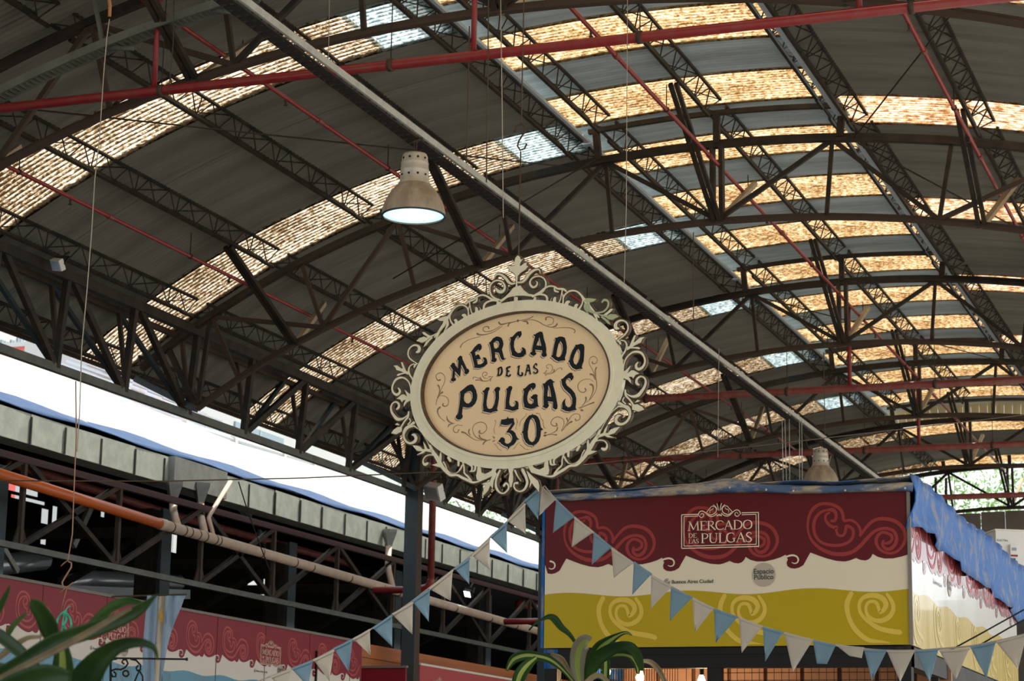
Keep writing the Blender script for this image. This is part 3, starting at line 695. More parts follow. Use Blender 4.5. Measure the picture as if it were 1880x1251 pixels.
# letters
ta = (815, 600, 10.43); tb = (945, 600, 10.43); tcc = (820, 680, 12.508); td = (940, 670, 12.508); te = (900, 750, 15.64)
letters = [
 (ta, [(110, 745), (130, 740), (150, 700), (170, 688), (195, 700), (210, 740), (262, 800), (270, 650), (250, 625), (280, 575), (310, 552), (340, 570), (345, 620), (430, 800), (462, 812), (477, 850), (450, 900), (415, 915), (385, 890), (390, 850), (340, 740), (322, 740), (300, 955), (205, 855), (195, 975), (222, 990), (215, 1030), (170, 1052), (135, 1040), (125, 1010), (150, 985), (165, 830), (135, 780)], None),
 (ta, [(490, 498), (525, 470), (590, 380), (650, 328), (690, 325), (715, 370), (710, 425), (665, 468), (658, 430), (585, 490), (600, 560), (640, 527), (665, 540), (697, 618), (620, 628), (640, 722), (700, 718), (750, 690), (765, 650), (735, 590), (790, 590), (812, 625), (825, 710), (760, 765), (680, 795), (565, 785), (580, 760), (530, 560), (515, 515)], None),
 (ta, [(855, 305), (885, 290), (940, 220), (1000, 187), (1050, 192), (1090, 210), (1120, 270), (1130, 330), (1120, 380), (1100, 430), (1140, 590), (1155, 610), (1190, 605), (1130, 640), (1105, 635), (1080, 600), (1045, 500), (970, 490), (968, 590), (1000, 610), (998, 650), (970, 680), (920, 675), (900, 660), (912, 630), (910, 560), (895, 450), (880, 370), (868, 330)], [(940, 310), (1000, 270), (1040, 285), (1055, 335), (1040, 390), (1000, 420), (960, 415), (945, 370)]),
 (tb, [(-101, 205), (-46, 190), (14, 120), (60, 90), (115, 85), (125, 140), (100, 195), (65, 220), (70, 190), (55, 172), (15, 205), (-20, 280), (-25, 380), (0, 460), (50, 505), (100, 500), (135, 460), (140, 430), (120, 405), (150, 395), (195, 425), (205, 480), (208, 540), (190, 530), (150, 575), (80, 590), (0, 575), (-66, 545), (-60, 520), (-85, 430), (-95, 330), (-80, 240)], None),
 (tb, [(350, 145), (385, 150), (410, 125), (480, 92), (520, 100), (535, 150), (545, 220), (580, 330), (595, 420), (592, 510), (605, 520), (600, 560), (560, 582), (530, 575), (505, 550), (510, 520), (520, 510), (520, 455), (385, 440), (385, 495), (408, 500), (395, 535), (350, 560), (300, 535), (285, 500), (325, 480), (330, 420), (350, 320), (385, 185), (365, 180)], [(465, 200), (505, 368), (405, 355)]),
 (tb, [(755, 215), (800, 210), (850, 188), (910, 190), (950, 210), (975, 290), (990, 390), (980, 500), (950, 590), (960, 645), (900, 650), (830, 665), (770, 635), (690, 565), (715, 540), (740, 400), (765, 290), (775, 240)], [(870, 275), (905, 330), (915, 430), (895, 520), (860, 575), (820, 585), (785, 560), (800, 450), (830, 330)]),
 (tb, [(1150, 345), (1200, 345), (1260, 325), (1310, 340), (1325, 390), (1318, 560), (1310, 660), (1280, 740), (1275, 770), (1290, 805), (1230, 810), (1170, 825), (1100, 790), (1050, 720), (1045, 685), (1018, 670), (1045, 640), (1060, 560), (1100, 450), (1155, 375)], [(1215, 425), (1245, 480), (1240, 590), (1210, 680), (1170, 730), (1125, 700), (1110, 630), (1140, 530), (1180, 450)]),
 (ta, [(1010, 805), (1050, 775), (1095, 760), (1115, 800), (1120, 870), (1095, 925), (1050, 948), (1000, 940), (1020, 920), (1030, 850), (1025, 815)], [(1060, 800), (1085, 800), (1090, 860), (1070, 910), (1045, 920), (1050, 860)]),
 (ta, [(1175, 790), (1215, 765), (1265, 750), (1270, 780), (1220, 795), (1215, 840), (1240, 830), (1250, 860), (1215, 870), (1210, 920), (1240, 935), (1255, 915), (1250, 900), (1275, 910), (1270, 945), (1235, 965), (1165, 940), (1185, 920), (1190, 840), (1185, 805)], None),
 (tb, [(40, 770), (65, 745), (90, 738), (85, 780), (75, 850), (80, 915), (110, 925), (130, 900), (115, 870), (145, 870), (158, 905), (140, 945), (100, 955), (60, 935), (40, 910), (50, 850), (60, 790)], None),
 (tb, [(215, 730), (240, 725), (265, 720), (275, 740), (290, 830), (300, 890), (312, 905), (290, 915), (275, 905), (270, 860), (225, 855), (210, 905), (215, 930), (190, 938), (180, 920), (195, 905), (215, 800), (235, 750)], [(250, 770), (262, 825), (232, 825)]),
 (tb, [(345, 770), (360, 730), (395, 695), (420, 705), (425, 745), (405, 745), (400, 725), (375, 735), (372, 770), (430, 810), (448, 850), (430, 890), (390, 905), (355, 890), (345, 855), (365, 860), (375, 880), (405, 875), (422, 850), (410, 825), (350, 795)], None),
 (tcc, [(295, 495), (330, 470), (470, 355), (540, 325), (590, 330), (620, 375), (665, 460), (688, 570), (685, 660), (640, 770), (570, 840), (480, 865), (370, 845), (355, 870), (340, 1015), (358, 1040), (350, 1090), (310, 1130), (250, 1135), (205, 1095), (205, 1045), (240, 1015), (260, 960), (290, 770), (305, 620), (305, 530)], [(400, 540), (470, 490), (540, 475), (580, 520), (590, 620), (560, 710), (500, 765), (440, 755), (390, 700), (385, 630)]),
 (tcc, [(815, 470), (850, 465), (900, 400), (940, 388), (975, 400), (970, 440), (945, 480), (905, 700), (905, 800), (930, 870), (980, 890), (1040, 870), (1090, 780), (1115, 640), (1110, 500), (1080, 455), (1120, 400), (1165, 378), (1215, 395), (1215, 440), (1190, 480), (1190, 650), (1165, 800), (1145, 880), (1165, 935), (1080, 950), (1000, 980), (920, 965), (810, 940), (835, 920), (825, 800), (845, 640), (850, 520), (825, 500)], None),
 (tcc, [(1355, 430), (1385, 415), (1430, 365), (1475, 362), (1500, 395), (1485, 440), (1465, 490), (1435, 640), (1425, 740), (1440, 800), (1490, 840), (1545, 830), (1575, 780), (1575, 740), (1551, 700), (1611, 705), (1636, 745), (1641, 805), (1631, 865), (1649, 885), (1561, 925), (1501, 935), (1430, 910), (1320, 885), (1345, 860), (1350, 700), (1375, 500), (1370, 460)], None),
 (td, [(250, 545), (290, 540), (380, 450), (470, 412), (520, 425), (535, 470), (525, 520), (465, 580), (445, 530), (430, 535), (370, 620), (340, 720), (340, 810), (370, 880), (430, 905), (480, 880), (490, 800), (440, 780), (415, 740), (450, 720), (480, 685), (540, 672), (580, 700), (570, 740), (580, 880), (585, 920), (615, 955), (560, 965), (510, 1000), (430, 1015), (350, 1000), (270, 970), (275, 940), (250, 850), (250, 740), (270, 620), (255, 595)], None),
 (td, [(695, 425), (740, 430), (800, 360), (870, 322), (905, 340), (935, 375), (975, 385), (930, 420), (935, 470), (985, 650), (1020, 850), (1035, 940), (1025, 1010), (985, 1030), (930, 990), (930, 960), (935, 850), (815, 840), (820, 910), (840, 905), (825, 960), (780, 1005), (730, 985), (695, 960), (720, 930), (715, 750), (730, 560), (710, 480)], [(830, 465), (865, 560), (895, 735), (800, 725), (810, 580)]),
 (td, [(1115, 335), (1160, 315), (1250, 230), (1330, 175), (1375, 190), (1380, 230), (1405, 270), (1390, 320), (1350, 365), (1335, 320), (1290, 305), (1235, 340), (1220, 400), (1250, 470), (1360, 560), (1430, 650), (1465, 770), (1460, 880), (1445, 980), (1475, 1035), (1400, 1045), (1310, 1075), (1220, 1060), (1130, 1010), (1145, 980), (1145, 880), (1175, 820), (1220, 775), (1205, 840), (1220, 930), (1280, 980), (1340, 960), (1375, 890), (1375, 770), (1330, 680), (1200, 560), (1140, 460), (1130, 370)], None),
 (te, [(310, 320), (400, 315), (470, 295), (490, 235), (515, 290), (660, 283), (665, 360), (690, 440), (560, 640), (600, 625), (650, 650), (700, 700), (735, 790), (765, 850), (825, 885), (740, 910), (710, 980), (650, 1050), (550, 1100), (510, 1175), (490, 1110), (400, 1080), (310, 1020), (270, 970), (210, 955), (250, 920), (290, 845), (345, 828), (395, 860), (410, 920), (400, 970), (450, 1015), (510, 1015), (580, 970), (620, 900), (625, 820), (590, 750), (530, 700), (450, 695), (620, 430), (500, 480), (400, 485), (310, 460), (275, 510), (290, 440), (300, 380)], None),
 (te, [(1200, 150), (1215, 185), (1290, 190), (1360, 245), (1410, 350), (1440, 540), (1510, 605), (1440, 640), (1430, 800), (1380, 940), (1300, 1030), (1235, 1060), (1225, 1100), (1200, 1060), (1100, 1050), (1010, 980), (950, 860), (930, 715), (895, 700), (935, 640), (960, 460), (1020, 310), (1110, 205), (1190, 185)], [(1195, 265), (1250, 310), (1300, 430), (1315, 600), (1310, 800), (1260, 930), (1190, 975), (1120, 930), (1070, 830), (1060, 680), (1090, 480), (1130, 330)])]
for i, (tl, o_, h_) in enumerate(letters):
    lp = [T(tl, o_)]+([T(tl, h_)] if h_ else [])
    k = .55 if 7 <= i <= 11 else 1.0
    m = MB(); m.poly(lp, smap, -.006, -.0030); L = obj('letter', m, M_ink, SIGN)
    for nm, d, z, mm in (('letter_highlight', .0045*k, -.0042, M_hil), ('letter_shade', .0095*k, -.0050, M_shadow)):
        m = MB(); m.poly([[(a-d, b-d*.9) for a, b in l] for l in lp], smap, None, z); obj(nm, m, mm, L)
orn = [
 ((770, 640, 6.2515), [[(235, 358, 13), (205, 365, 7), (185, 320, 5), (205, 288, 5), (250, 282, 5), (285, 320, 4), (285, 380, 4), (260, 440, 4), (220, 520, 5), (195, 590, 5), (185, 650, 3)],
  [(205, 420, 12), (222, 440, 11), (225, 490, 5), (213, 540, 3)], [(262, 500, 14), (235, 520, 9), (205, 570, 5)],
  [(230, 545, 3), (280, 545, 4), (325, 580, 5), (325, 640, 5), (290, 665, 7), (262, 650, 10), (270, 632, 9)],
  [(235, 672, 12), (207, 700, 14), (208, 750, 8), (240, 800, 4), (290, 835, 3)], [(310, 775, 4), (315, 815, 10), (350, 850, 8), (400, 860, 3)],
  [(325, 905, 6), (335, 875, 9), (380, 862, 4)], [(450, 930, 8), (425, 965, 6), (388, 950, 6), (388, 910, 5), (430, 880, 4), (490, 885, 3)],
  [(480, 960, 14), (520, 970, 10), (570, 1010, 6), (640, 1050, 4), (710, 1055, 3)], [(570, 930, 10), (560, 960, 9), (580, 1000, 4)],
  [(690, 945, 13), (680, 965, 10), (720, 975, 6), (765, 930, 5), (755, 870, 5), (700, 845, 5), (630, 870, 5), (605, 930, 4), (630, 1000, 5), (690, 1040, 6), (760, 1055, 6), (813, 1045, 4)],
  [(680, 995, 12), (700, 1030, 9), (760, 1050, 5)], [(725, 1100, 10), (745, 1070, 10), (780, 1052, 5)]]),
 (ta, [[(770, 930, 10), (800, 930, 8), (820, 895, 8), (780, 868, 8), (737, 890, 8), (735, 950, 8), (790, 990, 6), (850, 985, 4)], [(550, 1000, 10), (555, 970, 8), (600, 965, 6), (680, 1000, 8), (740, 1040, 10), (830, 1035, 8), (900, 980, 6), (930, 950, 4)],
  [(600, 1025, 14), (650, 1020, 10), (720, 1040, 6)], [(690, 970, 16), (700, 1000, 10), (740, 1035, 6)], [(880, 1045, 12), (890, 1000, 10), (920, 950, 4)], [(850, 960, 12), (900, 950, 5)]]),
 ((990, 640, 6.257), [[(605, 155, 11), (612, 175, 6), (650, 165, 5), (660, 120, 4), (625, 90, 4), (580, 110, 4), (570, 170, 4), (600, 230, 4), (640, 320, 5), (655, 400, 5), (650, 470, 4), (600, 560, 4), (540, 620, 3)],
  [(655, 215, 10), (640, 250, 9), (645, 330, 4)], [(580, 295, 13), (615, 305, 11), (640, 360, 5)], [(520, 460, 11), (533, 480, 8), (500, 505, 6), (450, 480, 5), (440, 420, 5), (480, 370, 4), (560, 350, 3), (620, 380, 3)],
  [(580, 410, 13), (612, 430, 13), (610, 500, 8), (570, 590, 4)], [(530, 560, 14), (530, 600, 10), (490, 660, 4), (445, 685, 3)], [(625, 620, 10), (580, 635, 8), (520, 660, 5), (460, 690, 4)], [(475, 708, 15), (500, 712, 10)],
  [(190, 860, 11), (200, 885, 8), (160, 890, 6), (130, 860, 6), (150, 810, 5), (210, 785, 5), (270, 815, 4), (280, 870, 4), (250, 945, 4)], [(410, 810, 10), (420, 830, 6), (460, 810, 5), (460, 765, 4), (420, 748, 4), (370, 770, 4), (330, 830, 5), (280, 920, 5), (250, 950, 3)],
  [(310, 800, 12), (322, 830, 8), (322, 850, 4)], [(370, 840, 14), (340, 855, 9), (310, 890, 4)], [(205, 905, 10), (195, 940, 8), (150, 970, 4), (90, 990, 3)], [(50, 1000, 14), (80, 997, 8)], [(55, 970, 12), (80, 966, 6)], [(195, 993, 10), (140, 988, 4), (60, 998, 3)]]),
 (tb, [[(640, 795, 8), (605, 785, 7), (600, 745, 6), (650, 720, 6), (705, 750, 6), (710, 820, 6), (670, 880, 5), (560, 895, 4)], [(890, 825, 10), (890, 795, 8), (840, 790, 5), (790, 830, 6), (740, 870, 8), (680, 900, 6), (590, 910, 4)],
  [(745, 820, 16), (740, 860, 10), (700, 890, 5)], [(600, 840, 12), (580, 870, 8), (540, 890, 4)], [(590, 940, 10), (580, 905, 6), (540, 890, 4)]]),
 ((780, 560, 5.529), [[(936, 160, 18), (944, 160, 18)], [(355, 430, 8), (380, 390, 5), (450, 350, 4), (560, 320, 3)], [(525, 290, 14), (550, 302, 10), (610, 300, 6), (700, 270, 4), (780, 215, 3)],
  [(645, 240, 10), (640, 222, 7), (605, 222, 5), (585, 245, 5), (600, 268, 5), (640, 270, 5), (700, 250, 4), (760, 215, 4)], [(745, 175, 12), (770, 198, 10), (830, 185, 6), (900, 170, 5), (940, 160, 4)], [(840, 215, 12), (850, 190, 8), (880, 175, 4)],
  [(940, 160, 4), (1000, 150, 4), (1060, 135, 5), (1095, 115, 6)], [(1040, 190, 14), (1030, 170, 10), (990, 165, 4)], [(980, 165, 3), (1080, 150, 4), (1150, 170, 5), (1200, 200, 5), (1270, 225, 5), (1320, 215, 10), (1340, 190, 10)],
  [(1225, 150, 13), (1225, 130, 8), (1260, 122, 5), (1300, 145, 4), (1290, 190, 4), (1240, 205, 4)], [(1300, 235, 3), (1400, 230, 4), (1480, 235, 5), (1520, 260, 6), (1510, 285, 5)]]),
 (te, [[(120, 340, 14), (150, 400, 8), (110, 540, 6), (90, 620, 8), (130, 740, 6)], [(730, 280, 8), (765, 370, 12), (750, 460, 8), (725, 560, 8), (740, 600, 10)], [(1040, 130, 10), (1000, 220, 8), (870, 350, 8), (830, 470, 8), (830, 520, 6)],
  [(1310, 140, 14), (1400, 160, 8), (1450, 290, 8), (1500, 350, 10), (1520, 520, 10), (1570, 580, 10)], [(100, 1010, 8), (170, 1080, 8), (220, 1160, 8), (310, 1210, 8)], [(840, 980, 8), (760, 1030, 8), (700, 1120, 8), (640, 1180, 8)], [(840, 1040, 10), (930, 1110, 10), (1000, 1170, 8), (1100, 1180, 8)],
  [(1570, 700, 36), (1590, 690, 24)], [(1550, 780, 36), (1590, 785, 24)], [(60, 800, 10), (110, 850, 30)], [(50, 960, 10), (110, 920, 26)]])]
for tl, ss in orn:
    for s_ in ss:
        m = MB(); m.stroke(T(tl, s_), smap, None, -.0045, ws=1.6, sub=4); obj('painted_flourish', m, M_orn, SIGN)
m = MB(); m.poly([T(t1, [(690, 900), (755, 900), (752, 1165), (682, 1165)])], smap, .012, .0145); obj('splice_plate', m, M_hil, SIGN)
for p in ((890, 650), (797, 735), (1112, 620)):
    u, v = suv(*p)
# hanging wire with hooks
hk = thing('sign_hook', 'long wire with iron S-hooks holding up the oval sign', 'hook', SC0+Vector((0, 0, .85)))
def wpt(px, py): return aty(px, py, 12.0)-SC0-Vector((0, 0, .85))
m = MB(); m.tube([wpt(963, -60), wpt(957, 228)], .004, 6); m.tube([wpt(956, 278), wpt(952, 470), wpt(951, 552)], .0045, 6); obj('wire', m, M_wire, hk, True)
m = MB(); hp = [(945, 243), (948, 232), (957, 227), (965, 234), (963, 243), (953, 258), (950, 268), (955, 276), (963, 273), (967, 264)]
m.tube([wpt(x, y) for x, y in hp], .0055, 6); obj('hook', m, M_steelbrown, hk, True)

# ------------------------------------------------------------------ printed fascia design
K = .003743
def fmap(org, ud, nd):
    def f(u, w, t): return org+ud*u+Vector((0, 0, w))+nd*t
    return f
SW = [[(620, 465, 40), (670, 465, 45), (695, 420, 45), (690, 350, 50), (640, 300, 60), (560, 305, 34), (470, 335, 42), (390, 420, 50), (360, 540, 50), (380, 670, 45), (450, 770, 42), (560, 820, 45), (680, 835, 45), (800, 820, 45), (900, 770, 45), (950, 690, 45), (950, 600, 45), (900, 555, 45), (850, 545, 46), (840, 600, 45), (820, 660, 42), (780, 690, 40), (720, 670, 40), (700, 600, 40), (705, 560, 46), (640, 555, 48), (570, 500, 48), (535, 430, 40), (550, 370, 38), (600, 345, 30)],
      [(1060, 690, 45), (1060, 600, 40), (1010, 510, 40), (920, 455, 40), (815, 460, 46), (800, 380, 45), (760, 290, 50), (660, 230, 50), (540, 205, 45), (420, 230, 50), (320, 330, 50), (275, 470, 42), (275, 610, 34), (320, 740, 38), (420, 850, 48), (560, 930, 58), (700, 965, 60), (850, 960, 60), (960, 920, 55), (1060, 840, 55), (1150, 740, 55), (1250, 640, 50), (1350, 590, 45), (1460, 580, 45), (1560, 620, 50), (1605, 720, 50), (1580, 820, 55), (1520, 880, 55), (1450, 885, 50), (1395, 830, 45), (1405, 760, 36)],
      [(1055, 690, 40), (1120, 600, 42), (1220, 490, 50), (1320, 440, 50), (1440, 435, 55), (1580, 470, 55), (1690, 560, 55), (1740, 700, 50), (1700, 830, 45), (1600, 930, 40), (1480, 950, 40), (1360, 900, 45), (1300, 800, 50), (1310, 710, 50), (1370, 645, 45), (1450, 645, 45), (1530, 690, 48), (1530, 760, 45), (1470, 800, 45), (1420, 800, 34)]]
BND = [(310, 940), (430, 985), (560, 1030), (700, 1065), (830, 1075), (900, 1060), (995, 1022), (1060, 1050), (1130, 1060), (1180, 1045), (1220, 1010), (1245, 960), (1320, 1005), (1420, 1030), (1550, 1028), (1680, 1000), (1790, 965), (1870, 925), (1905, 1000), (1888, 1050), (1900, 1100), (1950, 1130), (2015, 1138), (2080, 1125), (2150, 1085), (2190, 1010)]
CURL = [(1868, 965, 26), (1920, 945, 28), (1985, 935, 28), (2045, 955, 25), (2070, 1000, 24), (2055, 1045, 20), (2010, 1060, 16), (1970, 1045, 10)]
GS = [[(300, 262, 75), (235, 400, 82), (225, 530, 80), (270, 700, 75), (360, 860, 80), (500, 990, 80), (620, 1045, 70), (800, 1062, 40), (930, 1080, 10)],
      [(1250, 950, 80), (1100, 910, 85), (900, 880, 82), (750, 840, 78), (600, 750, 68), (480, 640, 60), (425, 520, 55), (440, 400, 60), (520, 325, 72), (650, 300, 80), (780, 335, 88), (858, 420, 85), (848, 510, 76), (770, 580, 60), (740, 500, 58), (700, 420, 58), (620, 402, 52), (560, 435, 52), (533, 530, 50), (572, 640, 60), (680, 710, 68), (800, 715, 78), (920, 650, 78), (985, 530, 70), (960, 400, 65), (875, 275, 50)]]
BX0, BX1, BY = -4.975, -2.467, 13.97; BZ = 1.057+EYE; BH = 1.03
def bpx(px, py): q = aty(px, py, BY); return q.x-BX0, q.z-BZ
UC, WC = bpx(1462.2, 1026.6); _q = bpx(1562.2, 1026.6); K = (_q[0]-UC)/100; _q = bpx(1462.2, 1126.6); KV = (WC-_q[1])/100
PER = (bpx(1462.2, 1026.6)[0]-bpx(1015.8, 1037.6)[0])/2      # period and the u of the third small curl
def d2(x, y): u, w = bpx(1450+x/8.174, 900+y/8.174); return (u-UC, w)     # relative to curl centre u
def g2(x, y): u, w = bpx(1530+x/8.93, 1060+y/8.93); return (u-UC, w)
FONT = {
 'M': (1.25, [[(.12, 0, .06), (.22, 1, .06)], [(.2, 1, .15), (.6, .08, .13)], [(.6, .05, .05), (1.02, 1, .06)], [(1.02, 1, .15), (1.08, 0, .15)], [(0, 0, .05), (.26, 0, .05)], [(.94, 0, .05), (1.22, 0, .05)], [(.08, 1, .05), (.3, 1, .05)], [(.95, 1, .05), (1.15, 1, .05)]]),
 'E': (.75, [[(.18, 0, .15), (.18, 1, .15)], [(.05, 1, .05), (.66, 1, .05), (.66, .82, .05)], [(.18, .53, .05), (.52, .53, .05)], [(.05, 0, .05), (.7, 0, .06), (.74, .2, .05)]]),
 'R': (.85, [[(.18, 0, .15), (.18, 1, .15)], [(.05, 1, .05), (.4, 1, .05), (.62, .9, .1), (.64, .72, .12), (.5, .55, .08), (.2, .5, .05)], [(.4, .52, .13), (.85, 0, .13)], [(.05, 0, .05), (.33, 0, .05)]]),
 'C': (.9, [[(.86, .8, .05), (.7, .97, .07), (.45, 1, .08), (.18, .85, .13), (.1, .5, .15), (.2, .15, .13), (.5, 0, .08), (.75, .05, .06), (.88, .2, .05)]]),
 'A': (.95, [[(.1, 0, .06), (.48, 1, .07)], [(.48, 1, .15), (.84, 0, .15)], [(.25, .36, .05), (.7, .36, .05)], [(0, 0, .05), (.24, 0, .05)], [(.7, 0, .05), (.98, 0, .05)]]),
 'D': (1.0, [[(.18, 0, .15), (.18, 1, .15)], [(.05, 1, .05), (.45, 1, .06), (.8, .82, .12), (.9, .5, .15), (.78, .17, .12), (.45, 0, .06), (.05, 0, .05)]]),
 'O': (1.0, [[(.5, 1, .06), (.18, .85, .12), (.08, .5, .15), (.18, .15, .12), (.5, 0, .06), (.82, .15, .12), (.92, .5, .15), (.82, .85, .12), (.5, 1, .06)]]),
 'P': (.75, [[(.18, 0, .15), (.18, 1, .15)], [(.05, 1, .05), (.42, 1, .05), (.66, .9, .1), (.7, .7, .13), (.55, .5, .08), (.3, .46, .05)], [(.05, 0, .05), (.35, 0, .05)]]),
 'U': (1.0, [[(.2, 1, .15), (.2, .3, .15), (.32, .06, .1), (.52, 0, .07), (.72, .06, .07), (.8, .3, .06), (.82, 1, .06)], [(.03, 1, .05), (.36, 1, .05)], [(.7, 1, .05), (.95, 1, .05)]]),
 'L': (.75, [[(.18, 0, .15), (.18, 1, .15)], [(.05, 1, .05), (.33, 1, .05)], [(.05, 0, .05), (.7, 0, .06), (.76, .22, .05)]]),
 'G': (1.0, [[(.84, .8, .05), (.7, .97, .07), (.45, 1, .08), (.18, .85, .13), (.1, .5, .15), (.2, .15, .13), (.5, 0, .08), (.82, .1, .08)], [(.82, .42, .14), (.82, .08, .14)], [(.66, .42, .05), (.98, .42, .05)]]),
 'S': (.65, [[(.58, .8, .05), (.5, .97, .07), (.3, 1, .1), (.12, .85, .12), (.15, .65, .13), (.45, .42, .14), (.58, .22, .13), (.45, .03, .1), (.25, 0, .08), (.06, .1, .06), (.04, .26, .05)]])}
def word(m, txt, x0, x1, y0, h, f, tt):
    tot = sum(FONT[c][0] for c in txt); k = (x1-x0)/tot; x = x0
    for c in txt:
        w, ss = FONT[c]
        for s_ in ss: m.stroke([(x+p[0]*k, y0+p[1]*h, p[2]*h*1.0) for p in s_], f, None, tt, sub=3 if len(s_) > 2 else 1)
        x += w*k
LG = K/11.06
def logo(par, f, uc, wc, mm, k=1.0, sk=.0):
    def g(x, y, t): return f(uc+(x-905)*LG*k, wc+(688-y)*LG*k, t)
    def rect(m, x0, y0, x1, y1, w):
        for a, b in (((x0, y0), (x0, y1)), ((x0, y1), (x1, y1)), ((x1, y1), (x1, y0))): m.stroke([(*a, w), (*b, w)], g, None, .0055, sub=1)
        m.stroke([(x0, y0, w), (440, y0, w)], g, None, .0055, sub=1); m.stroke([(1370, y0, w), (x1, y0, w)], g, None, .0055, sub=1)
    m = MB(); rect(m, 95, 370, 1715, 1065, 18); rect(m, 145, 408, 1665, 1020, 14); obj('logo_border', m, mm, par)
    m = MB()
    def g2_(x, y, t): return g(x, -y, t)
    word(m, 'MERCADO', 225, 1590, -700, 180, g2_, .0055); word(m, 'PULGAS', 500, 1580, -965, 190, g2_, .0055)
    word(m, 'DE', 235, 415, -850, 85, g2_, .0055); word(m, 'LAS', 240, 460, -965, 85, g2_, .0055)
    obj('logo_lettering', m, mm, par)
    m = MB()
    cs = [[(445, 390, 18), (470, 330, 18), (530, 305, 18), (600, 340, 18), (660, 400, 18), (720, 425, 18), (790, 410, 16), (850, 360, 14)], [(465, 400, 14), (510, 440, 16), (560, 410, 16), (555, 365, 14), (515, 360, 12), (500, 390, 10)],
          [(615, 350, 14), (650, 305, 14), (690, 265, 14), (720, 225, 14), (780, 215, 14), (830, 265, 16), (820, 335, 16), (760, 380, 16), (690, 390, 16), (645, 355, 12)], [(700, 355, 10), (690, 315, 12), (720, 290, 12), (755, 275, 12), (770, 245, 8)],
          [(880, 310, 8), (868, 240, 16), (845, 160, 12)], [(865, 300, 8), (830, 240, 10), (770, 185, 12)], [(893, 310, 10), (893, 200, 12), (893, 140, 30)], [(870, 400, 26), (845, 420, 18), (850, 385, 10)], [(893, 420, 20), (880, 380, 12)]]
    for s_ in cs:
        m.stroke(s_, g, None, .0055, sub=3); m.stroke([(1786-x, y, w) for x, y, w in s_], g, None, .0055, sub=3)
    obj('logo_crest', m, mm, par)
def text_on(par, txt, f, u, w, size, mm, t=.006, align='LEFT', bold=.0):
    c = bpy.data.curves.new('txt', 'FONT'); c.body = txt; c.size = size; c.align_x = align; c.offset = bold
    o = bpy.data.objects.new('txt', c); COL.objects.link(o); dg = bpy.context.evaluated_depsgraph_get(); dg.update()
    me = bpy.data.meshes.new_from_object(o.evaluated_get(dg)); bpy.data.objects.remove(o)
    for v in me.vertices: v.co = f(u+v.co.x, w+v.co.y, t)
    me.materials.clear(); me.materials.append(mm); return obj('print_lettering', me, None, par)
def disc(m, f, u, w, r, t, n=28): m.poly([[(u+r*math.cos(2*math.pi*i/n), w+r*math.sin(2*math.pi*i/n)) for i in range(n)]], f, None, t)
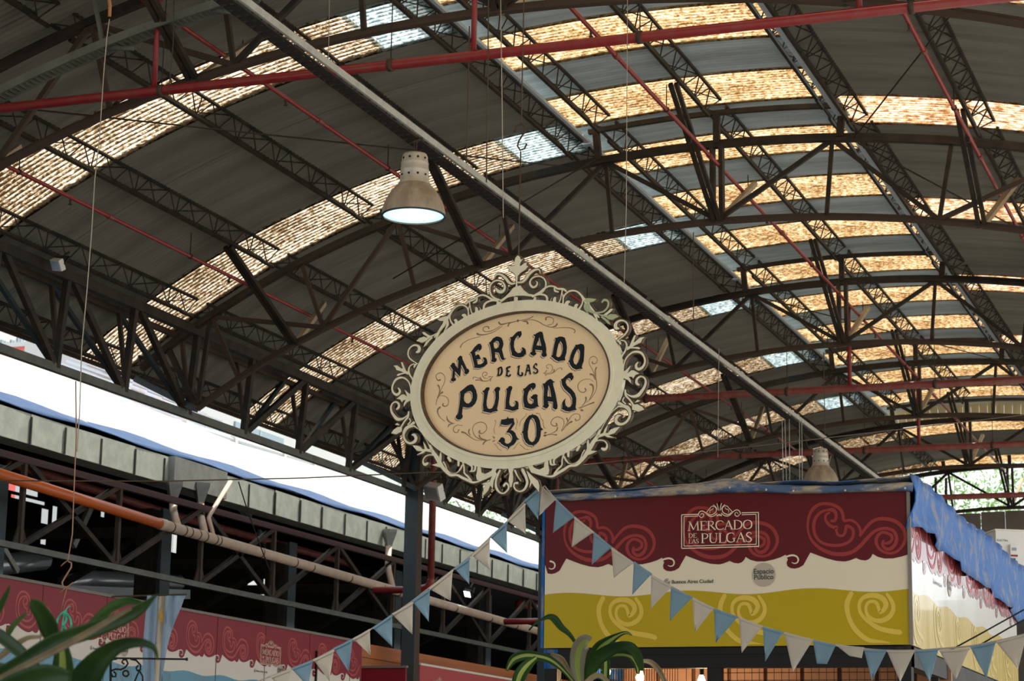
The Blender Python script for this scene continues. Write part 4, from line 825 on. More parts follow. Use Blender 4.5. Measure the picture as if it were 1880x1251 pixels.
def fascia(par, org, ud, nd, u_lo, u_hi, h, mats, logos, prints, phase=0.0, goldswirl=True):
    """mats: ivory, red, redswirl, wave, waveswirl"""
    f = fmap(org, ud, nd); iv, rd, rsw, wv, ws_ = mats
    m = MB(); m.poly([[(u_lo, 0), (u_hi, 0), (u_hi, h), (u_lo, h)]], f, -.03, 0); obj('fascia_board', m, iv, par)
    # red band, one closed polygon
    n0 = math.floor((u_lo-UC-phase)/PER)-2; n1 = math.ceil((u_hi-UC-phase)/PER)+1
    low = []
    for n in range(n0, n1):
        for x, y in BND:
            a, b = d2(x, y); low.append((UC+phase+n*PER+a, b))
    cl = [p for p in low if u_lo < p[0] < u_hi]
    b0 = cl[0][1]; b1 = cl[-1][1]
    m = MB(); m.poly([[(u_lo, h), (u_lo, b0)]+cl+[(u_hi, b1), (u_hi, h)]], f, None, .002); obj('red_print_band', m, rd, par)
    wt = lambda u: bpx(1571, 1088)[1]+.016+.016*math.cos(2*math.pi*(u-(bpx(1490, 1080)[0]+phase))/PER)
    nn = int((u_hi-u_lo)/.05); us = [u_lo+(u_hi-u_lo)*i/nn for i in range(nn+1)]
    m = MB(); m.poly([[(u_lo, 0)]+[(u, wt(u)) for u in us]+[(u_hi, 0)]], f, None, .002); obj('wave_print_band', m, wv, par)
    for n in range(n0, n1):
        c = UC+phase+n*PER
        def clip(p): return [q for q in p if u_lo+.02 < q[0] < u_hi-.02 and q[1] < h-.01]
        for s_ in SW:
            p = [(c+d2(x, y)[0], d2(x, y)[1], w/8.174*K) for x, y, w in s_]; p = clip(p)
            if len(p) > 3 and (len(p) == len(s_) or True):
                # split at gaps
                seg = [p[0]]
                for q in p[1:]:
                    if math.hypot(q[0]-seg[-1][0], q[1]-seg[-1][1]) > .12:
                        if len(seg) > 2: m = MB(); m.stroke(seg, f, None, .0030+JZ()); obj('red_swirl', m, rsw, par)
                        seg = []
                    seg.append(q)
                if len(seg) > 2: m = MB(); m.stroke(seg, f, None, .0030+JZ()); obj('red_swirl', m, rsw, par)
        p = clip([(c+d2(x, y)[0], d2(x, y)[1], w/8.174*K) for x, y, w in CURL])
        if len(p) > 4: m = MB(); m.stroke(p, f, None, .004); obj('small_curl', m, iv, par)
        if goldswirl:
            for s_ in GS:
                p = [(c+g2(x, y)[0], g2(x, y)[1], w/8.93*K) for x, y, w in s_]
                p = [q for q in p if u_lo+.03 < q[0] < u_hi-.01 and .01 < q[1] < wt(q[0])-.01]
                if len(p) > 4: m = MB(); m.stroke(p, f, None, .0030+JZ()); obj('wave_swirl', m, ws_, par)
    for u, w in logos: logo(par, f, u, w, M_logo)
    for u, w in prints:
        m = MB(); disc(m, f, u+.655, w+.035, .079, .004); obj('print_disc', m, M_circ, par)
        text_on(par, 'Espacio', f, u+.655, w+.042, .046, M_txt, align='CENTER', bold=.0007); text_on(par, 'Público', f, u+.655, w+.004, .046, M_txt, align='CENTER', bold=.0007)
        text_on(par, 'Buenos Aires Ciudad', f, u+.02, w-.012, .034, M_txt, bold=.0006)
        m = MB()
        for r_ in (.020, .013, .007): m.stroke([(u-.012+r_*math.cos(a*.4+1), w+r_*math.sin(a*.4+1), .003) for a in range(15)], f, None, .004)
        obj('print_emblem', m, M_txt, par)
    return f
# ------------------------------------------------------------------ the maroon stall at right
ST = thing('market_stall', 'corner market stall with maroon, ivory and mustard fascia at lower right', 'stall', ((BX0+BX1)/2, BY, 0))
inv = Vector(ST.location)
fascia(ST, Vector((BX0, BY, BZ))-inv, Vector((1, 0, 0)), Vector((0, -1, 0)), 0, BX1-BX0, BH, (M_ivory, M_redband, M_redswirl, M_gold, M_goldsw), [bpx(1322, 972)], [bpx(1228, 1069)])
fascia(ST, Vector((BX1, BY, BZ))-inv, Vector((0, 1, 0)), Vector((1, 0, 0)), 0.034, 5.2, BH, (M_ivory3, M_redband3, M_redswirl2, M_gold2, M_goldsw2), [], [(.93, .50)], phase=-.35)
m = MB(); m.box((0, 2.6, 0), (.01, .01, .01))
def lb(c): return tuple(Vector(c)-inv)
m = MB(); m.box(lb((BX1+.003, BY-.003, BZ+BH/2)), (.022, .022, BH)); obj('corner_trim', m, M_clad, ST)
m = MB(); m.box(lb(((BX0+BX1)/2, BY+.05, BZ-.075)), (BX1-BX0, .10, .13)); m.box(lb(((BX0+BX1)/2, BY+.0, BZ-.045)), (BX1-BX0, .012, .012)); obj('front_beam', m, M_black, ST)
m = MB(); m.box(lb((BX1-.05, BY+2.6, BZ-.075)), (.10, 5.2, .13)); obj('side_beam', m, M_steel, ST)
m = MB(); m.box(lb((BX0+.05, BY+2.6, BZ-.075)), (.10, 5.2, .13)); m.box(lb((BX0-.015, BY+2.6, BZ+BH/2)), (.02, 5.2, BH)); obj('left_side_board', m, M_bluetarp, ST)
for x in (BX0+.05, -3.78, BX1-.05):
    m = MB(); m.box(lb((x, BY+.05, (BZ-.14)/2)), (.09, .09, BZ-.14)); obj('post', m, M_black, ST)
m = MB(); m.box(lb((BX1-.05, BY+2.5, (BZ-.14)/2)), (.05, .05, BZ-.14)); m.box(lb((BX1-.05, BY+1.2, (BZ-.14)/2)), (.05, .05, BZ-.14)); obj('side_post', m, M_steel, ST)
m = MB()
for k in range(5): m.bar(lb((BX1-.06, BY+.2, BZ-.35-.2*k)), lb((BX1-.06, BY+5, BZ-.35-.2*k)), .02, .02)
obj('side_rail', m, M_steel, ST)
m = MB()
x = BX0+.1
while x < BX1-.1: m.tube([lb((x, BY+.07, 1.6)), lb((x, BY+.07, BZ-.13))], .0022, 4); x += (.05 if x > -3.74 else .018 if x < -4.05 else .06)
for k in range(18):
    z = BZ-.17-.05*k; m.tube([lb((-3.74, BY+.074, z)), lb((BX1-.1, BY+.074, z))], .0022, 4)
o = obj('wire_mesh', m, M_black, ST); o['kind'] = 'stuff'
m = MB(); m.box(lb(((BX0+BX1)/2, BY+1.5, 1.4)), (BX1-BX0-.2, .03, 2.52)); obj('back_panel', m, M_brown, ST)
for k in range(9):
    m = MB(); m.box(lb((BX0+.25+.27*k, BY+1.46, 1.5)), (.24, .05, 2.3)); obj('back_plank', m, M_brown, ST)
m = MB(); m.box(lb(((BX0+BX1)/2, BY+2.6, BZ+.0)), (BX1-BX0-.1, 5.1, .02)); obj('ceiling_board', m, M_steel, ST)
def bulb(px, py, Y, s=1.0, lab=''):
    l = bpy.data.lights.new('bulb_light', 'POINT'); l.energy = 7; l.color = (1, .66, .36); l.shadow_soft_size = .05; lo = bpy.data.objects.new('bulb_light', l); COL.objects.link(lo); lo.location = aty(px, py, Y)+Vector((0, .06, -.03))
    q = aty(px, py, Y); t = thing('light_bulb', lab, 'bulb', q)
    m = MB(); m.lathe([(0, -.035*s), (.014*s, -.03*s), (.026*s, -.012*s), (.028*s, .004*s), (.02*s, .028*s), (.012*s, .05*s), (.012*s, .06*s)], n=14); obj('glass', m, M_bulb, t, True)
    m = MB(); m.lathe([(.014*s, .05*s), (.014*s, .085*s), (.004*s, .095*s)], n=10); m.tube([(0, 0, .09*s), (0, 0, max(.12, BZ-q.z))], .003, 5); obj('socket', m, M_black, t)
bulb(1112, 1234, 14.6, 1.25, 'glowing bulb inside the stall, left one behind the plant leaves')
bulb(1175, 1245, 14.6, 1.1, 'glowing bulb inside the stall, right one under the leaf tip')
bulb(1288, 1256, 14.6, 1.2, 'glowing bulb inside the stall behind the wire grille')
# tarpaulins over the stall
def cloth(pts_grid, name, mm, lab, cat='tarpaulin', parent=None, thick=.006):
    m = MB(); nr = len(pts_grid); nc = len(pts_grid[0]); vs = [p for r in pts_grid for p in r]
    fs = [(i*nc+j, i*nc+j+1, (i+1)*nc+j+1, (i+1)*nc+j) for i in range(nr-1) for j in range(nc-1)]
    m.add(vs, fs); o = obj(name, m, mm, parent, True, lab if not parent else None, cat if not parent else None)
    so = o.modifiers.new('thick', 'SOLIDIFY'); so.thickness = thick
    return o
TP = thing('roof_tarpaulin', 'blue and dusty tarpaulin wrapped over the roof of the maroon stall', 'tarpaulin', (-3.7, BY, BZ+BH))
def tz(px):  # top and bottom of the front roll in photo rows
    xs = [998, 1040, 1120, 1180, 1240, 1290, 1325, 1345, 1400, 1460, 1540, 1600, 1668, 1680]
    tp = [912, 907, 904, 900, 893, 888, 882, 881, 890, 892, 893, 890, 886, 888]; bt = [920, 921, 917, 914, 911, 909, 906, 906, 905, 908, 906, 904, 903, 905]
    for i in range(len(xs)-1):
        if xs[i] <= px <= xs[i+1]:
            t = (px-xs[i])/(xs[i+1]-xs[i]); return tp[i]+(tp[i+1]-tp[i])*t, bt[i]+(bt[i+1]-bt[i])*t
    return tp[-1], bt[-1]
g = []; rr = random.Random(3); base = Vector(TP.location)
cols_ = [998+ (1676-998)*i/60 for i in range(61)]
wob = [rr.uniform(-1, 1) for _ in cols_]
for row, (t_, off) in enumerate(((1.0, .012), (.75, .05), (.45, .055), (.15, .05), (0, .02), (-.06, -.08), (-.1, -.4))):
    r_ = []
    for i, px in enumerate(cols_):
        a, b = tz(px); q = aty(px, a+(b-a)*t_, BY-off)
        q.z += .004*wob[i]*(row % 2); q.y += .012*math.sin(i*.9+row*2)*(1 if 0 < row < 5 else 0)
        r_.append(q-base)
    g.append(r_)
o = cloth(g, 'front_roll', M_bluedirty, None, parent=TP)
g = []
for row, (pt, pb) in enumerate(((0, 0),)*1): pass
for row in range(7):
    r_ = []
    for i in range(40):
        y = BY-.03+i/39*6.2; d0 = -.04; hang = .34+.028*(y-BY)+.02*math.sin(y*6)+.015*rr.uniform(-1, 1)*(row == 6)
        z = BZ+BH+.075+.05*math.sin(i*.35)*.3-hang*row/6
        x = BX1+.03+.03*math.sin(y*5+row*.7)*(row/6)+.015*math.sin(y*13+row)
        r_.append(Vector((x, y, z))-base)
    g.append(r_)
cloth(g, 'side_flap', M_bluetarp, None, parent=TP)
g = [[Vector((BX0+.0+(BX1+.03-BX0)*j/10, BY-.01+6.2*i/12, BZ+BH+.055+.012*math.sin(j*2.1+i)))-base for j in range(11)] for i in range(13)]
cloth(g, 'top_sheet', M_bluedirty, None, parent=TP)
for px in (1130, 1280, 1340, 1407, 1457, 1552, 1612, 1662):
    a, b = tz(px); q = aty(px, (a+b)/2+2, BY-.062)-base
    m = MB(); m.tube([q, q+Vector((0, -.006, 0))], .007, 10); obj('eyelet', m, M_tray, TP)

# ------------------------------------------------------------------ row of crimson stalls on the left
def left_row():
    X = -11.85; z0 = 2.065-BH+EYE; Y0 = 14.5
    t = thing('stall_row', 'row of stalls with crimson and sky blue fascia at lower left', 'stall', (X, Y0, 0))
    org = Vector((0, 0, z0)); L = 11.6
    q = atx(354, 1115, X); ph = 0
    # small curl seen at pixel (333,1198): line the design up with it
    c = atx(334, 1198, X).y-Y0; ph = (c-UC) % PER
    lg = [(atx(497, 1185, X).y-Y0, .69), (atx(212, 1135, X).y-Y0, .69)]
    pr = [(atx(468, 1242, X).y-Y0, .48), (lg[1][0]-.44, .48)]
    fascia(t, org, Vector((0, 1, 0)), Vector((1, 0, 0)), 0, L, BH, (M_ivory2, M_redband2, M_redswirl2, M_bluew, M_flagb), lg, pr, phase=ph, goldswirl=True)
    for y in [1.5+1.22*k for k in range(9)]:
        m = MB(); m.box((.003, y, z0+BH/2), (.004, .008, BH)); obj('panel_joint', m, M_redband, t)
    for px in (580, ):
        y = atx(px, 1200, X).y-Y0; m = MB(); m.box((.012, y, z0+BH/2-.1), (.02, .03, BH*.8)); obj('joint_strip', m, M_black, t)
    m = MB(); m.box((-.03, L/2, z0+BH+.012), (.10, L, .03)); obj('top_rail', m, M_clad, t)
    m = MB(); m.box((-.08, L/2, z0/2-.01), (.06, L, z0-.02)); obj('lower_wall', m, M_steel, t)
    m = MB(); m.box((-.7, L, z0/2+BH/2), (1.4, .05, z0+BH)); obj('end_wall', m, M_redband2, t)
left_row()
# orange timber wall and pink stall further on
a = atx(655, 1178, -12.6); b = atx(1002, 1236, -12.6)
t = thing('timber_wall', 'orange timber board wall behind the dark steel column', 'wall', (-12.6, a.y, 0))
zt = a.z
for k in range(9):
    m = MB(); m.box((0, (b.y-a.y)/2, zt-.11-.2*k), (.05, b.y-a.y+4, .192)); obj('board', m, M_wood, t)
m = MB()
a2 = atx(768, 1221, -12.2)
t = thing('pink_stall', 'stall with faded pink printed fascia below the timber wall', 'stall', (-12.2, a2.y, 0))
m = MB(); m.box((0, 4.5, a2.z-.5), (.05, 9, 1.0)); obj('fascia_board', m, M_redswirl2, t)
m = MB(); m.box((0, 4.5, a2.z+.01), (.08, 9, .03)); obj('top_rail', m, M_ivory2, t)
m = MB(); m.box((0, 4.5, (a2.z-1)/2), (.05, 9, a2.z-1)); obj('lower_wall', m, M_steel, t)
f_ = fmap(Vector((0, 0, a2.z-BH)), Vector((0, 1, 0)), Vector((1, 0, 0)))
logo(t, fmap(Vector((.026, 0, a2.z-BH+.02)), Vector((0, 1, 0)), Vector((1, 0, 0))), .75, .70, M_logo)
a3 = aty(645, 1227, 27.2); b3 = aty(746, 1227, 27.2)
t = thing('dark_red_stall', 'dark red stall end panel left of the steel column', 'stall', (a3.x, 27.2, 0))
m = MB(); m.box(((b3.x-a3.x)/2, 0, (a3.z)/2), (b3.x-a3.x, .05, a3.z)); obj('end_panel', m, M_redband2, t)
m = MB(); m.box(((b3.x-a3.x)/2, -.02, a3.z+.01), (b3.x-a3.x+.05, .06, .03)); obj('top_rail', m, M_clad, t)
m = MB(); fx = fmap(Vector((0, -.03, a3.z-1.0)), Vector((1, 0, 0)), Vector((0, -1, 0)))
m.stroke([((x-250)/8.174*K*1.1, (900-y)/8.174*K+.45, w/8.174*K) for x, y, w in SW[1][5:22]], fx, None, .004); obj('red_swirl', m, M_redswirl2, t)

# ------------------------------------------------------------------ neighbouring hall at left: gutter, tarp roof, pipes
GX = -13.9; GZ0, GZ1 = 4.01+EYE, 4.36+EYE
G = thing('box_gutter', 'long galvanised box gutter along the edge of the neighbouring hall', 'gutter', (GX, 0, 0))
y = 14.0; k = 0
seams = []
while y < 52:
    L = .82 if k % 3 else .74
    seams.append(y)
    m = MB(); rot = Matrix.Rotation(math.radians(R_.uniform(-1.2, 1.2)), 3, 'Z')
    m.box((0, y+L/2, (GZ0+GZ1)/2), (.008, L-.006, GZ1-GZ0), rot); m.box((-.15, y+L/2, GZ0), (.30, L, .008))
    obj('gutter_panel', m, M_gutter, G)
    m = MB(); m.box((.016, y, (GZ0+GZ1)/2-.02), (.014, .028, GZ1-GZ0-.03)); obj('bracket', m, M_steel, G)
    y += L; k += 1
q0 = atx(310, 900, GX+.03); q1 = atx(408, 900, GX+.03)
m = MB(); m.box((.05, (q0.y+q1.y)/2, (GZ0+GZ1)/2), (.10, q1.y-q0.y, .37)); obj('outlet_box', m, M_gutterd, G)
PX = -13.5
PT = thing('drain_pipe', 'long drain pipe, bright orange at left and cream beyond, below the gutter', 'pipe', (PX, 0, 0))
pa = atx(-60, 853, PX+.0); pm_ = atx(296, 963, PX); pe = atx(1010, 1168, PX)
def rel(v, o): return Vector(v)-Vector(o)
o_ = (PX, 0, 0)
m = MB(); m.tube([rel(pa, o_), rel(pm_, o_)], .066, 16); obj('orange_section', m, M_orange, PT, True, label='bright orange plastic section')
m = MB(); m.tube([rel(pm_, o_)-Vector((0, .05, 0)), rel(pm_, o_)+Vector((0, .10, 0))], .073, 16); m.tube([rel(pm_, o_), rel(pe, o_)+Vector((0, 14, -.2))], .068, 16); obj('cream_section', m, M_pvc, PT, True)
for px in (314, 336, 347, 362, 375, 393, 400, 478, 540, 571, 640, 700, 716, 730, 834, 898, 945):
    q = atx(px, 868+px*.297, PX); t_ = (q.y-pm_.y)/(pe.y-pm_.y); c = rel(pm_.lerp(pe, t_), o_)
    m = MB(); m.tube([c-Vector((0, .012, 0)), c+Vector((0, .012, 0))], .071, 16); obj('tie', m, M_steelbrown, PT, True)
def down(pts, r, lab, funnel=None, gx=GX+.10):
    P3 = [atx(x, y, xx) for x, y, xx in pts]; t = thing('downpipe', lab, 'pipe', P3[0], 'short cream downpipes from the gutter')
    m = MB(); m.tube([p-P3[0] for p in P3], r, 14); obj('pipe', m, M_pvc, t, True)
    if funnel:
        m = MB(); m.lathe([(.055, 0), (.06, .03), (.13, .22), (.135, .27)], n=4); obj('hopper', m, M_gutterd, t)
down([(318, 922, GX+.12), (318, 935, GX+.15), (321, 950, -13.6), (330, 978, PX)], .05, 'short cream downpipe, leftmost under the gutter outlet box', True)
down([(368, 925, GX+.12), (368, 945, GX+.15), (370, 955, -13.6), (378, 990, PX)], .05, 'short cream downpipe under the right half of the gutter outlet box', True)
down([(423, 884, GX+.2), (385, 946, -13.6), (383, 952, -13.58), (392, 985, PX)], .03, 'thin bent cream downpipe leaning right of the outlet box')
down([(714, 1004, GX+.12), (712, 1030, GX+.15), (713, 1048, -13.6), (722, 1085, PX)], .05, 'cream downpipe just left of the steel column', True)
# tarp roof slope with the blue edge
rg = [Vector((-17.5, 12, 6.1+EYE)), Vector((-17.5, 27.6, 6.22+EYE)), Vector((-17.5, 33, 6.1+EYE)), Vector((-17.5, 43.6, 6.36+EYE)), Vector((-17.5, 49, 6.17+EYE)), Vector((-17.5, 56, 6.0+EYE))]
RF = thing('neighbour_roof', 'sunlit white and blue tarpaulin roof of the neighbouring hall', 'roof', (-16, 30, 0))
ro = Vector((-16, 30, 0))
def ridge(y):
    for i in range(len(rg)-1):
        if rg[i].y <= y <= rg[i+1].y: return rg[i].lerp(rg[i+1], (y-rg[i].y)/(rg[i+1].y-rg[i].y))
    return rg[-1]
ys = [13+ i*1.0 for i in range(43)]
g = []
for t_ in (.11, .3, .5, .75, 1.0):
    g.append([Vector((GX, y, GZ1+.01)).lerp(Vector((-17.5, y, ridge(y).z)), t_)+Vector((0, 0, .03*math.sin(y*1.7)*(1 if t_ < 1 else 0)))-ro for y in ys])
cloth(g, 'white_sheet', M_white, None, parent=RF, thick=.02)
g = []
for t_ in (-.005, .04, .08, .125):
    g.append([Vector((GX, y, GZ1+.01)).lerp(Vector((-17.5, y, ridge(y).z)), t_)+Vector((.0, 0, .045+.02*math.sin(y*2.3+t_*20)))-ro for y in [13+i*.5 for i in range(84)]])
cloth(g, 'blue_edge', M_blueroof, None, parent=RF, thick=.01)
g = [[Vector((-17.5, y, ridge(y).z))-ro for y in ys], [Vector((-24.2, y, 6.35+EYE))-ro for y in ys]]
cloth(g, 'back_slope', M_white, None, parent=RF, thick=.02)
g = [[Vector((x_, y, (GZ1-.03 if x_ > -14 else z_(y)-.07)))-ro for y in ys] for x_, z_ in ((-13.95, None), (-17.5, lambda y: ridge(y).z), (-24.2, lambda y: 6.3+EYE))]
cloth(g, 'tarp_shade_sheet', M_hallwall, None, parent=RF, thick=.02)  # dark sheet added under the tarp; the hall's shade is in its colour
# lengthwise truss under that roof
LT = thing('lower_truss', 'dark truss with grey lower chord inside the neighbouring hall', 'truss', (-13.65, 0, 0))
def lt(nm, a, b, w, mm):
    m = MB(); m.bar((0, a[0], a[1]+EYE), (0, b[0], b[1]+EYE), w, w, (1, 0, 0)); obj(nm, m, mm, LT)
lt('bottom_chord', (12, 2.76), (46, 2.72), .07, M_grey); lt('top_chord', (12, 3.72), (46, 3.80), .08, mat('dark_red_beam', (.035, .009, .009), .5))
ky = [16.5+2.1*k for k in range(14)]
for i, y in enumerate(ky):
    lt('post', (y, 2.76), (y, 3.75), .055, M_steelbrown)
    lt('diagonal', (y, 2.76), (y+2.1, 3.75), .06, M_steel); 
    if i % 2 == 0: lt('diagonal', (y+2.1, 2.76), (y, 3.75), .06, M_steel)
    m = MB(); m.poly([[(y-.16, 2.76+EYE), (y+.16, 2.76+EYE), (y+.05, 2.98+EYE), (y-.05, 2.98+EYE)]], lambda a_, b_, t_: Vector((t_, a_, b_)), -.01, .01); obj('gusset_plate', m, M_steel, LT)
# cross frames, columns and pipes deeper in
for i, y in enumerate((17.5, 21.3, 25.2, 29.0, 33, 37.2)):
    t = thing('hall_frame', 'dark steel cross frame inside the neighbouring hall, '+['nearest', 'second', 'third', 'fourth', 'fifth', 'sixth'][i]+' from the left edge', 'frame', (-14.6, y, 0))
    m = MB(); m.box((0, 0, 2.7), (.24, .26, 5.4)); obj('column', m, M_steel, t)
    m = MB(); m.box((.25, 0, 2.7), (.04, .26, 5.4)); obj('column_flange', m, M_blue_steel, t)
    m = MB(); m.bar((0, 0, 2.35+EYE), (-8.6, 0, 2.35+EYE), .12, .16); obj('beam', m, M_steel, t)
    m = MB(); m.bar((0, 0, 3.5+EYE), (-8.6, 0, 3.6+EYE), .10, .14); obj('beam', m, M_steel, t)
    for k in range(4):
        m = MB(); m.bar((-2.1*k, 0, (2.4 if k % 2 else 3.5)+EYE), (-2.1*(k+1), 0, (3.5 if k % 2 else 2.4)+EYE), .08, .08); obj('diagonal', m, M_steel, t)
def stick(nm, cat, lab, pts, X, r, mm, bar=False):
    P3 = [atx(x, y, X) for x, y in pts]; m = MB(); o = P3[0]
    if bar: m.bar((0, 0, 0), P3[1]-o, r, r*.6, (1, 0, 0))
    else: m.tube([p-o for p in P3], r, 10)
    ob = obj(nm, m, mm, None, not bar, lab, cat); ob.location = o; return ob
stick('air_duct', 'duct', 'silver round duct above the crimson fascia left of the flag', [(118, 1072), (165, 1062), (328, 1070)], -18, .13, M_duct)
stick('air_duct', 'duct', 'grey round duct at the far left edge above the crimson fascia', [(-20, 1040), (80, 1028)], -18, .16, M_duct)
stick('air_duct', 'duct', 'flat silver duct directly behind the flag top', [(112, 1084), (345, 1092)], -16.5, .14, M_duct, True)
stick('steel_brace', 'brace', 'pale sloping brace seen below the orange pipe', [(166, 932), (134, 1003)], -17, .10, M_tray, True)
stick('steel_brace', 'brace', 'pale blue sloping brace behind the cream pipe, middle left', [(474, 978), (540, 1066)], -17, .12, M_flash, True)
stick('steel_brace', 'brace', 'pale sloping brace at the far left under the dark beam', [(2, 1000), (32, 1050)], -17, .08, M_tray, True)
stick('steel_brace', 'brace', 'short pale blue brace under the gutter right of the outlet box', [(444, 930), (458, 948)], -17, .16, M_flash, True)
stick('sprinkler_main', 'pipe', 'dark red pipe under the gutter at upper left', [(15, 850), (330, 950), (640, 1035)], -15.2, .06, M_reddull)
stick('sprinkler_main', 'pipe', 'dark red pipe deep in the hall above the pink stall', [(440, 1082), (700, 1078)], -18, .07, M_reddull)
stick('sprinkler_main', 'pipe', 'red pipe with flange left of the stall edge', [(952, 1110), (1002, 1112)], -14.8, .09, M_red)
# back wall with openings to the daylight
holes = [(2, 878, 70, 905), (20, 915, 82, 921), (76, 935, 88, 962), (75, 977, 84, 1000), (96, 930, 104, 966), (122, 858, 182, 868), (124, 884, 184, 904), (36, 851, 62, 858), (184, 893, 194, 906), (186, 916, 192, 950), (230, 868, 246, 880), (250, 880, 286, 894), (293, 934, 310, 970), (291, 982, 305, 1012), (313, 982, 324, 1015), (288, 1023, 300, 1044), (311, 1033, 319, 1044), (134, 1039, 166, 1047), (22, 1042, 36, 1049), (53, 1042, 70, 1050), (336, 903, 352, 911), (455, 1067, 482, 1080), (484, 1066, 508, 1076), (465, 1088, 510, 1094), (668, 985, 682, 992), (560, 965, 566, 976), (574, 970, 581, 980)]
XW = -24.0
rects = []
for x0, y0, x1, y1 in holes:
    a = atx(x0, (y0+y1)/2, XW); b = atx(x1, (y0+y1)/2, XW); c = atx((x0+x1)/2, y0, XW); d = atx((x0+x1)/2, y1, XW)
    rects.append((a.y, b.y, d.z, c.z))
ev = sorted({8.0, 70.0}.union(*[{r[0], r[1]} for r in rects]))
m = MB()
for ya, yb in zip(ev, ev[1:]):
    cuts = sorted((r[2], r[3]) for r in rects if r[0] < (ya+yb)/2 < r[1]); z = 0.0
    for c0, c1 in cuts+[(6.25+EYE, 0)]:
        if c0 > z: m.add([(XW, ya, z), (XW, yb, z), (XW, yb, c0), (XW, ya, c0)], [(0, 1, 2, 3)])
        z = max(z, c1)
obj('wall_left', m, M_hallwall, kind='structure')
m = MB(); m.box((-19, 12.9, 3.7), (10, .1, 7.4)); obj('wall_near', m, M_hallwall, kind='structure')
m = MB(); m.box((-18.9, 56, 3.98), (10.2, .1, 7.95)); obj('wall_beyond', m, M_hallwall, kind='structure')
# floodlights
def flood(px, py, Y, lab, on, s=1.0):
    q = atx(px, py, Y); t = thing('floodlight', lab, 'floodlight', q)
    m = MB(); M3 = Matrix.Rotation(math.radians(35), 3, 'X') @ Matrix.Rotation(math.radians(-20), 3, 'Z'); m.box((0, 0, 0), (.24*s, .10*s, .20*s), M3); obj('housing', m, M_ac if not on else M_black, t)
    m = MB(); m.box(M3 @ Vector((0, -.053*s, 0)), (.20*s, .006, .16*s), M3); obj('lens', m, M_flood if on else M_duct, t)
    m = MB(); m.bar((-.13*s, 0, 0), (-.13*s, .08, .16*s), .02, .02); m.bar((.13*s, 0, 0), (.13*s, .08, .16*s), .02, .02); m.bar((-.13*s, .08, .16*s), (.13*s, .08, .16*s), .02, .02); m.bar((0, .08, .16*s), (0, .2, .3*s), .02, .02); obj('bracket', m, M_steel, t)
flood(797, 903, -11.95, 'pale floodlight beside the column under the oval sign', False, 1.2)
flood(860, 1090, -13.4, 'lit floodlight glowing in the dark hall right of the column', True, .62)
flood(106, 486, -12.0, 'small pale floodlight on the upper edge of the eave truss', False, .6)

# ------------------------------------------------------------------ Argentine flag hung from the truss
def flag():
    Y = 16.0; t = thing('hanging_flag', 'faded light blue and white striped flag with sun emblem hanging over the fascia', 'flag', aty(300, 1092, Y))
    o = aty(300, 1092, Y)
    edges = [ # row y, x left, x white left, x white right, x right
     (1094, 270, 290, 305, 340), (1115, 269, 289, 303, 333), (1140, 266, 288, 301, 322), (1165, 264, 286, 299, 313), (1190, 262, 284, 296, 307), (1215, 262, 283, 294, 303), (1236, 263, 284, 293, 299), (1262, 264, 283, 291, 292)]
    names = ('blue_stripe', 'white_stripe', 'blue_stripe')
    for s in range(3):
        m = MB(); vs = []; nn = 5
        for (y, *xs) in smooth4(edges):
            for k in range(nn+1):
                x = xs[s]+(xs[s+1]-xs[s])*k/nn
                q = aty(x, y, Y+.03*math.sin(x*.35+y*.02)+(.04 if s == 1 else 0)*(1)) ; vs.append(q-o)
        r_ = len(vs)//(nn+1); m.add(vs, [(i*(nn+1)+j, i*(nn+1)+j+1, (i+1)*(nn+1)+j+1, (i+1)*(nn+1)+j) for i in range(r_-1) for j in range(nn)])
        obj(names[s], m, M_flagAR if s != 1 else M_flagw, t, True)
    m = MB(); c = (295, 1132)
    def fm(x, y, tt): return aty(x, y, Y-.05)-o
    for k in range(16):
        a = 2*math.pi*k/16; m.stroke([(c[0]+3*math.cos(a), c[1]+6*math.sin(a), 1.6), (c[0]+7*math.cos(a), c[1]+15*math.sin(a), .6)], fm, None, 0, sub=1)
    m.poly([[(c[0]+4*math.cos(k*.4), c[1]+7*math.sin(k*.4)) for k in range(16)]], fm, None, 0); obj('sun_emblem', m, M_sunY, t)
    m = MB(); m.tube([aty(205, 1096, Y-.0)-o, aty(342, 1092, Y)-o], .008, 6); obj('rod', m, M_steelbrown, t)
def smooth4(rows, sub=3):
    out = []
    for i in range(len(rows)-1):
        for k in range(sub):
            t = k/sub; out.append(tuple(a+(b-a)*t for a, b in zip(rows[i], rows[i+1])))
    out.append(rows[-1]); return out
flag()
# wrought iron bracket
IB = thing('iron_bracket', 'black wrought iron scroll bracket at bottom left below the flag', 'bracket', aty(205, 1211, 9.0)); io = aty(205, 1211, 9.0)
def ir(pts, r, nm):
    m = MB(); m.tube([aty(x, y, 9.0)-io for x, y in pts], r, 7); obj(nm, m, M_black, IB, True)
ir([(212, 1209), (342, 1211)], .0045, 'top_bar'); ir([(342, 1211), (344, 1211)], .008, 'finial')
ir([(203, 1300), (203, 1216), (206, 1211), (214, 1210)], .006, 'upright')
def arcp(cx, cy, r0, r1, a0, a1, n=14): return [(cx+(r0+(r1-r0)*i/n)*math.cos(a0+(a1-a0)*i/n), cy+(r0+(r1-r0)*i/n)*math.sin(a0+(a1-a0)*i/n)) for i in range(n+1)]
ir([(205, 1232), (212, 1229), (222, 1230), (230, 1226), (235, 1219), (232, 1212), (226, 1212), (224, 1217), (228, 1220)], .0045, 'scroll')
ir(arcp(231, 1237, 5.5, 5, 0, 6.2), .0045, 'scroll'); ir([(204, 1238), (207, 1243), (212, 1243), (213, 1238), (209, 1234)], .0045, 'scroll')
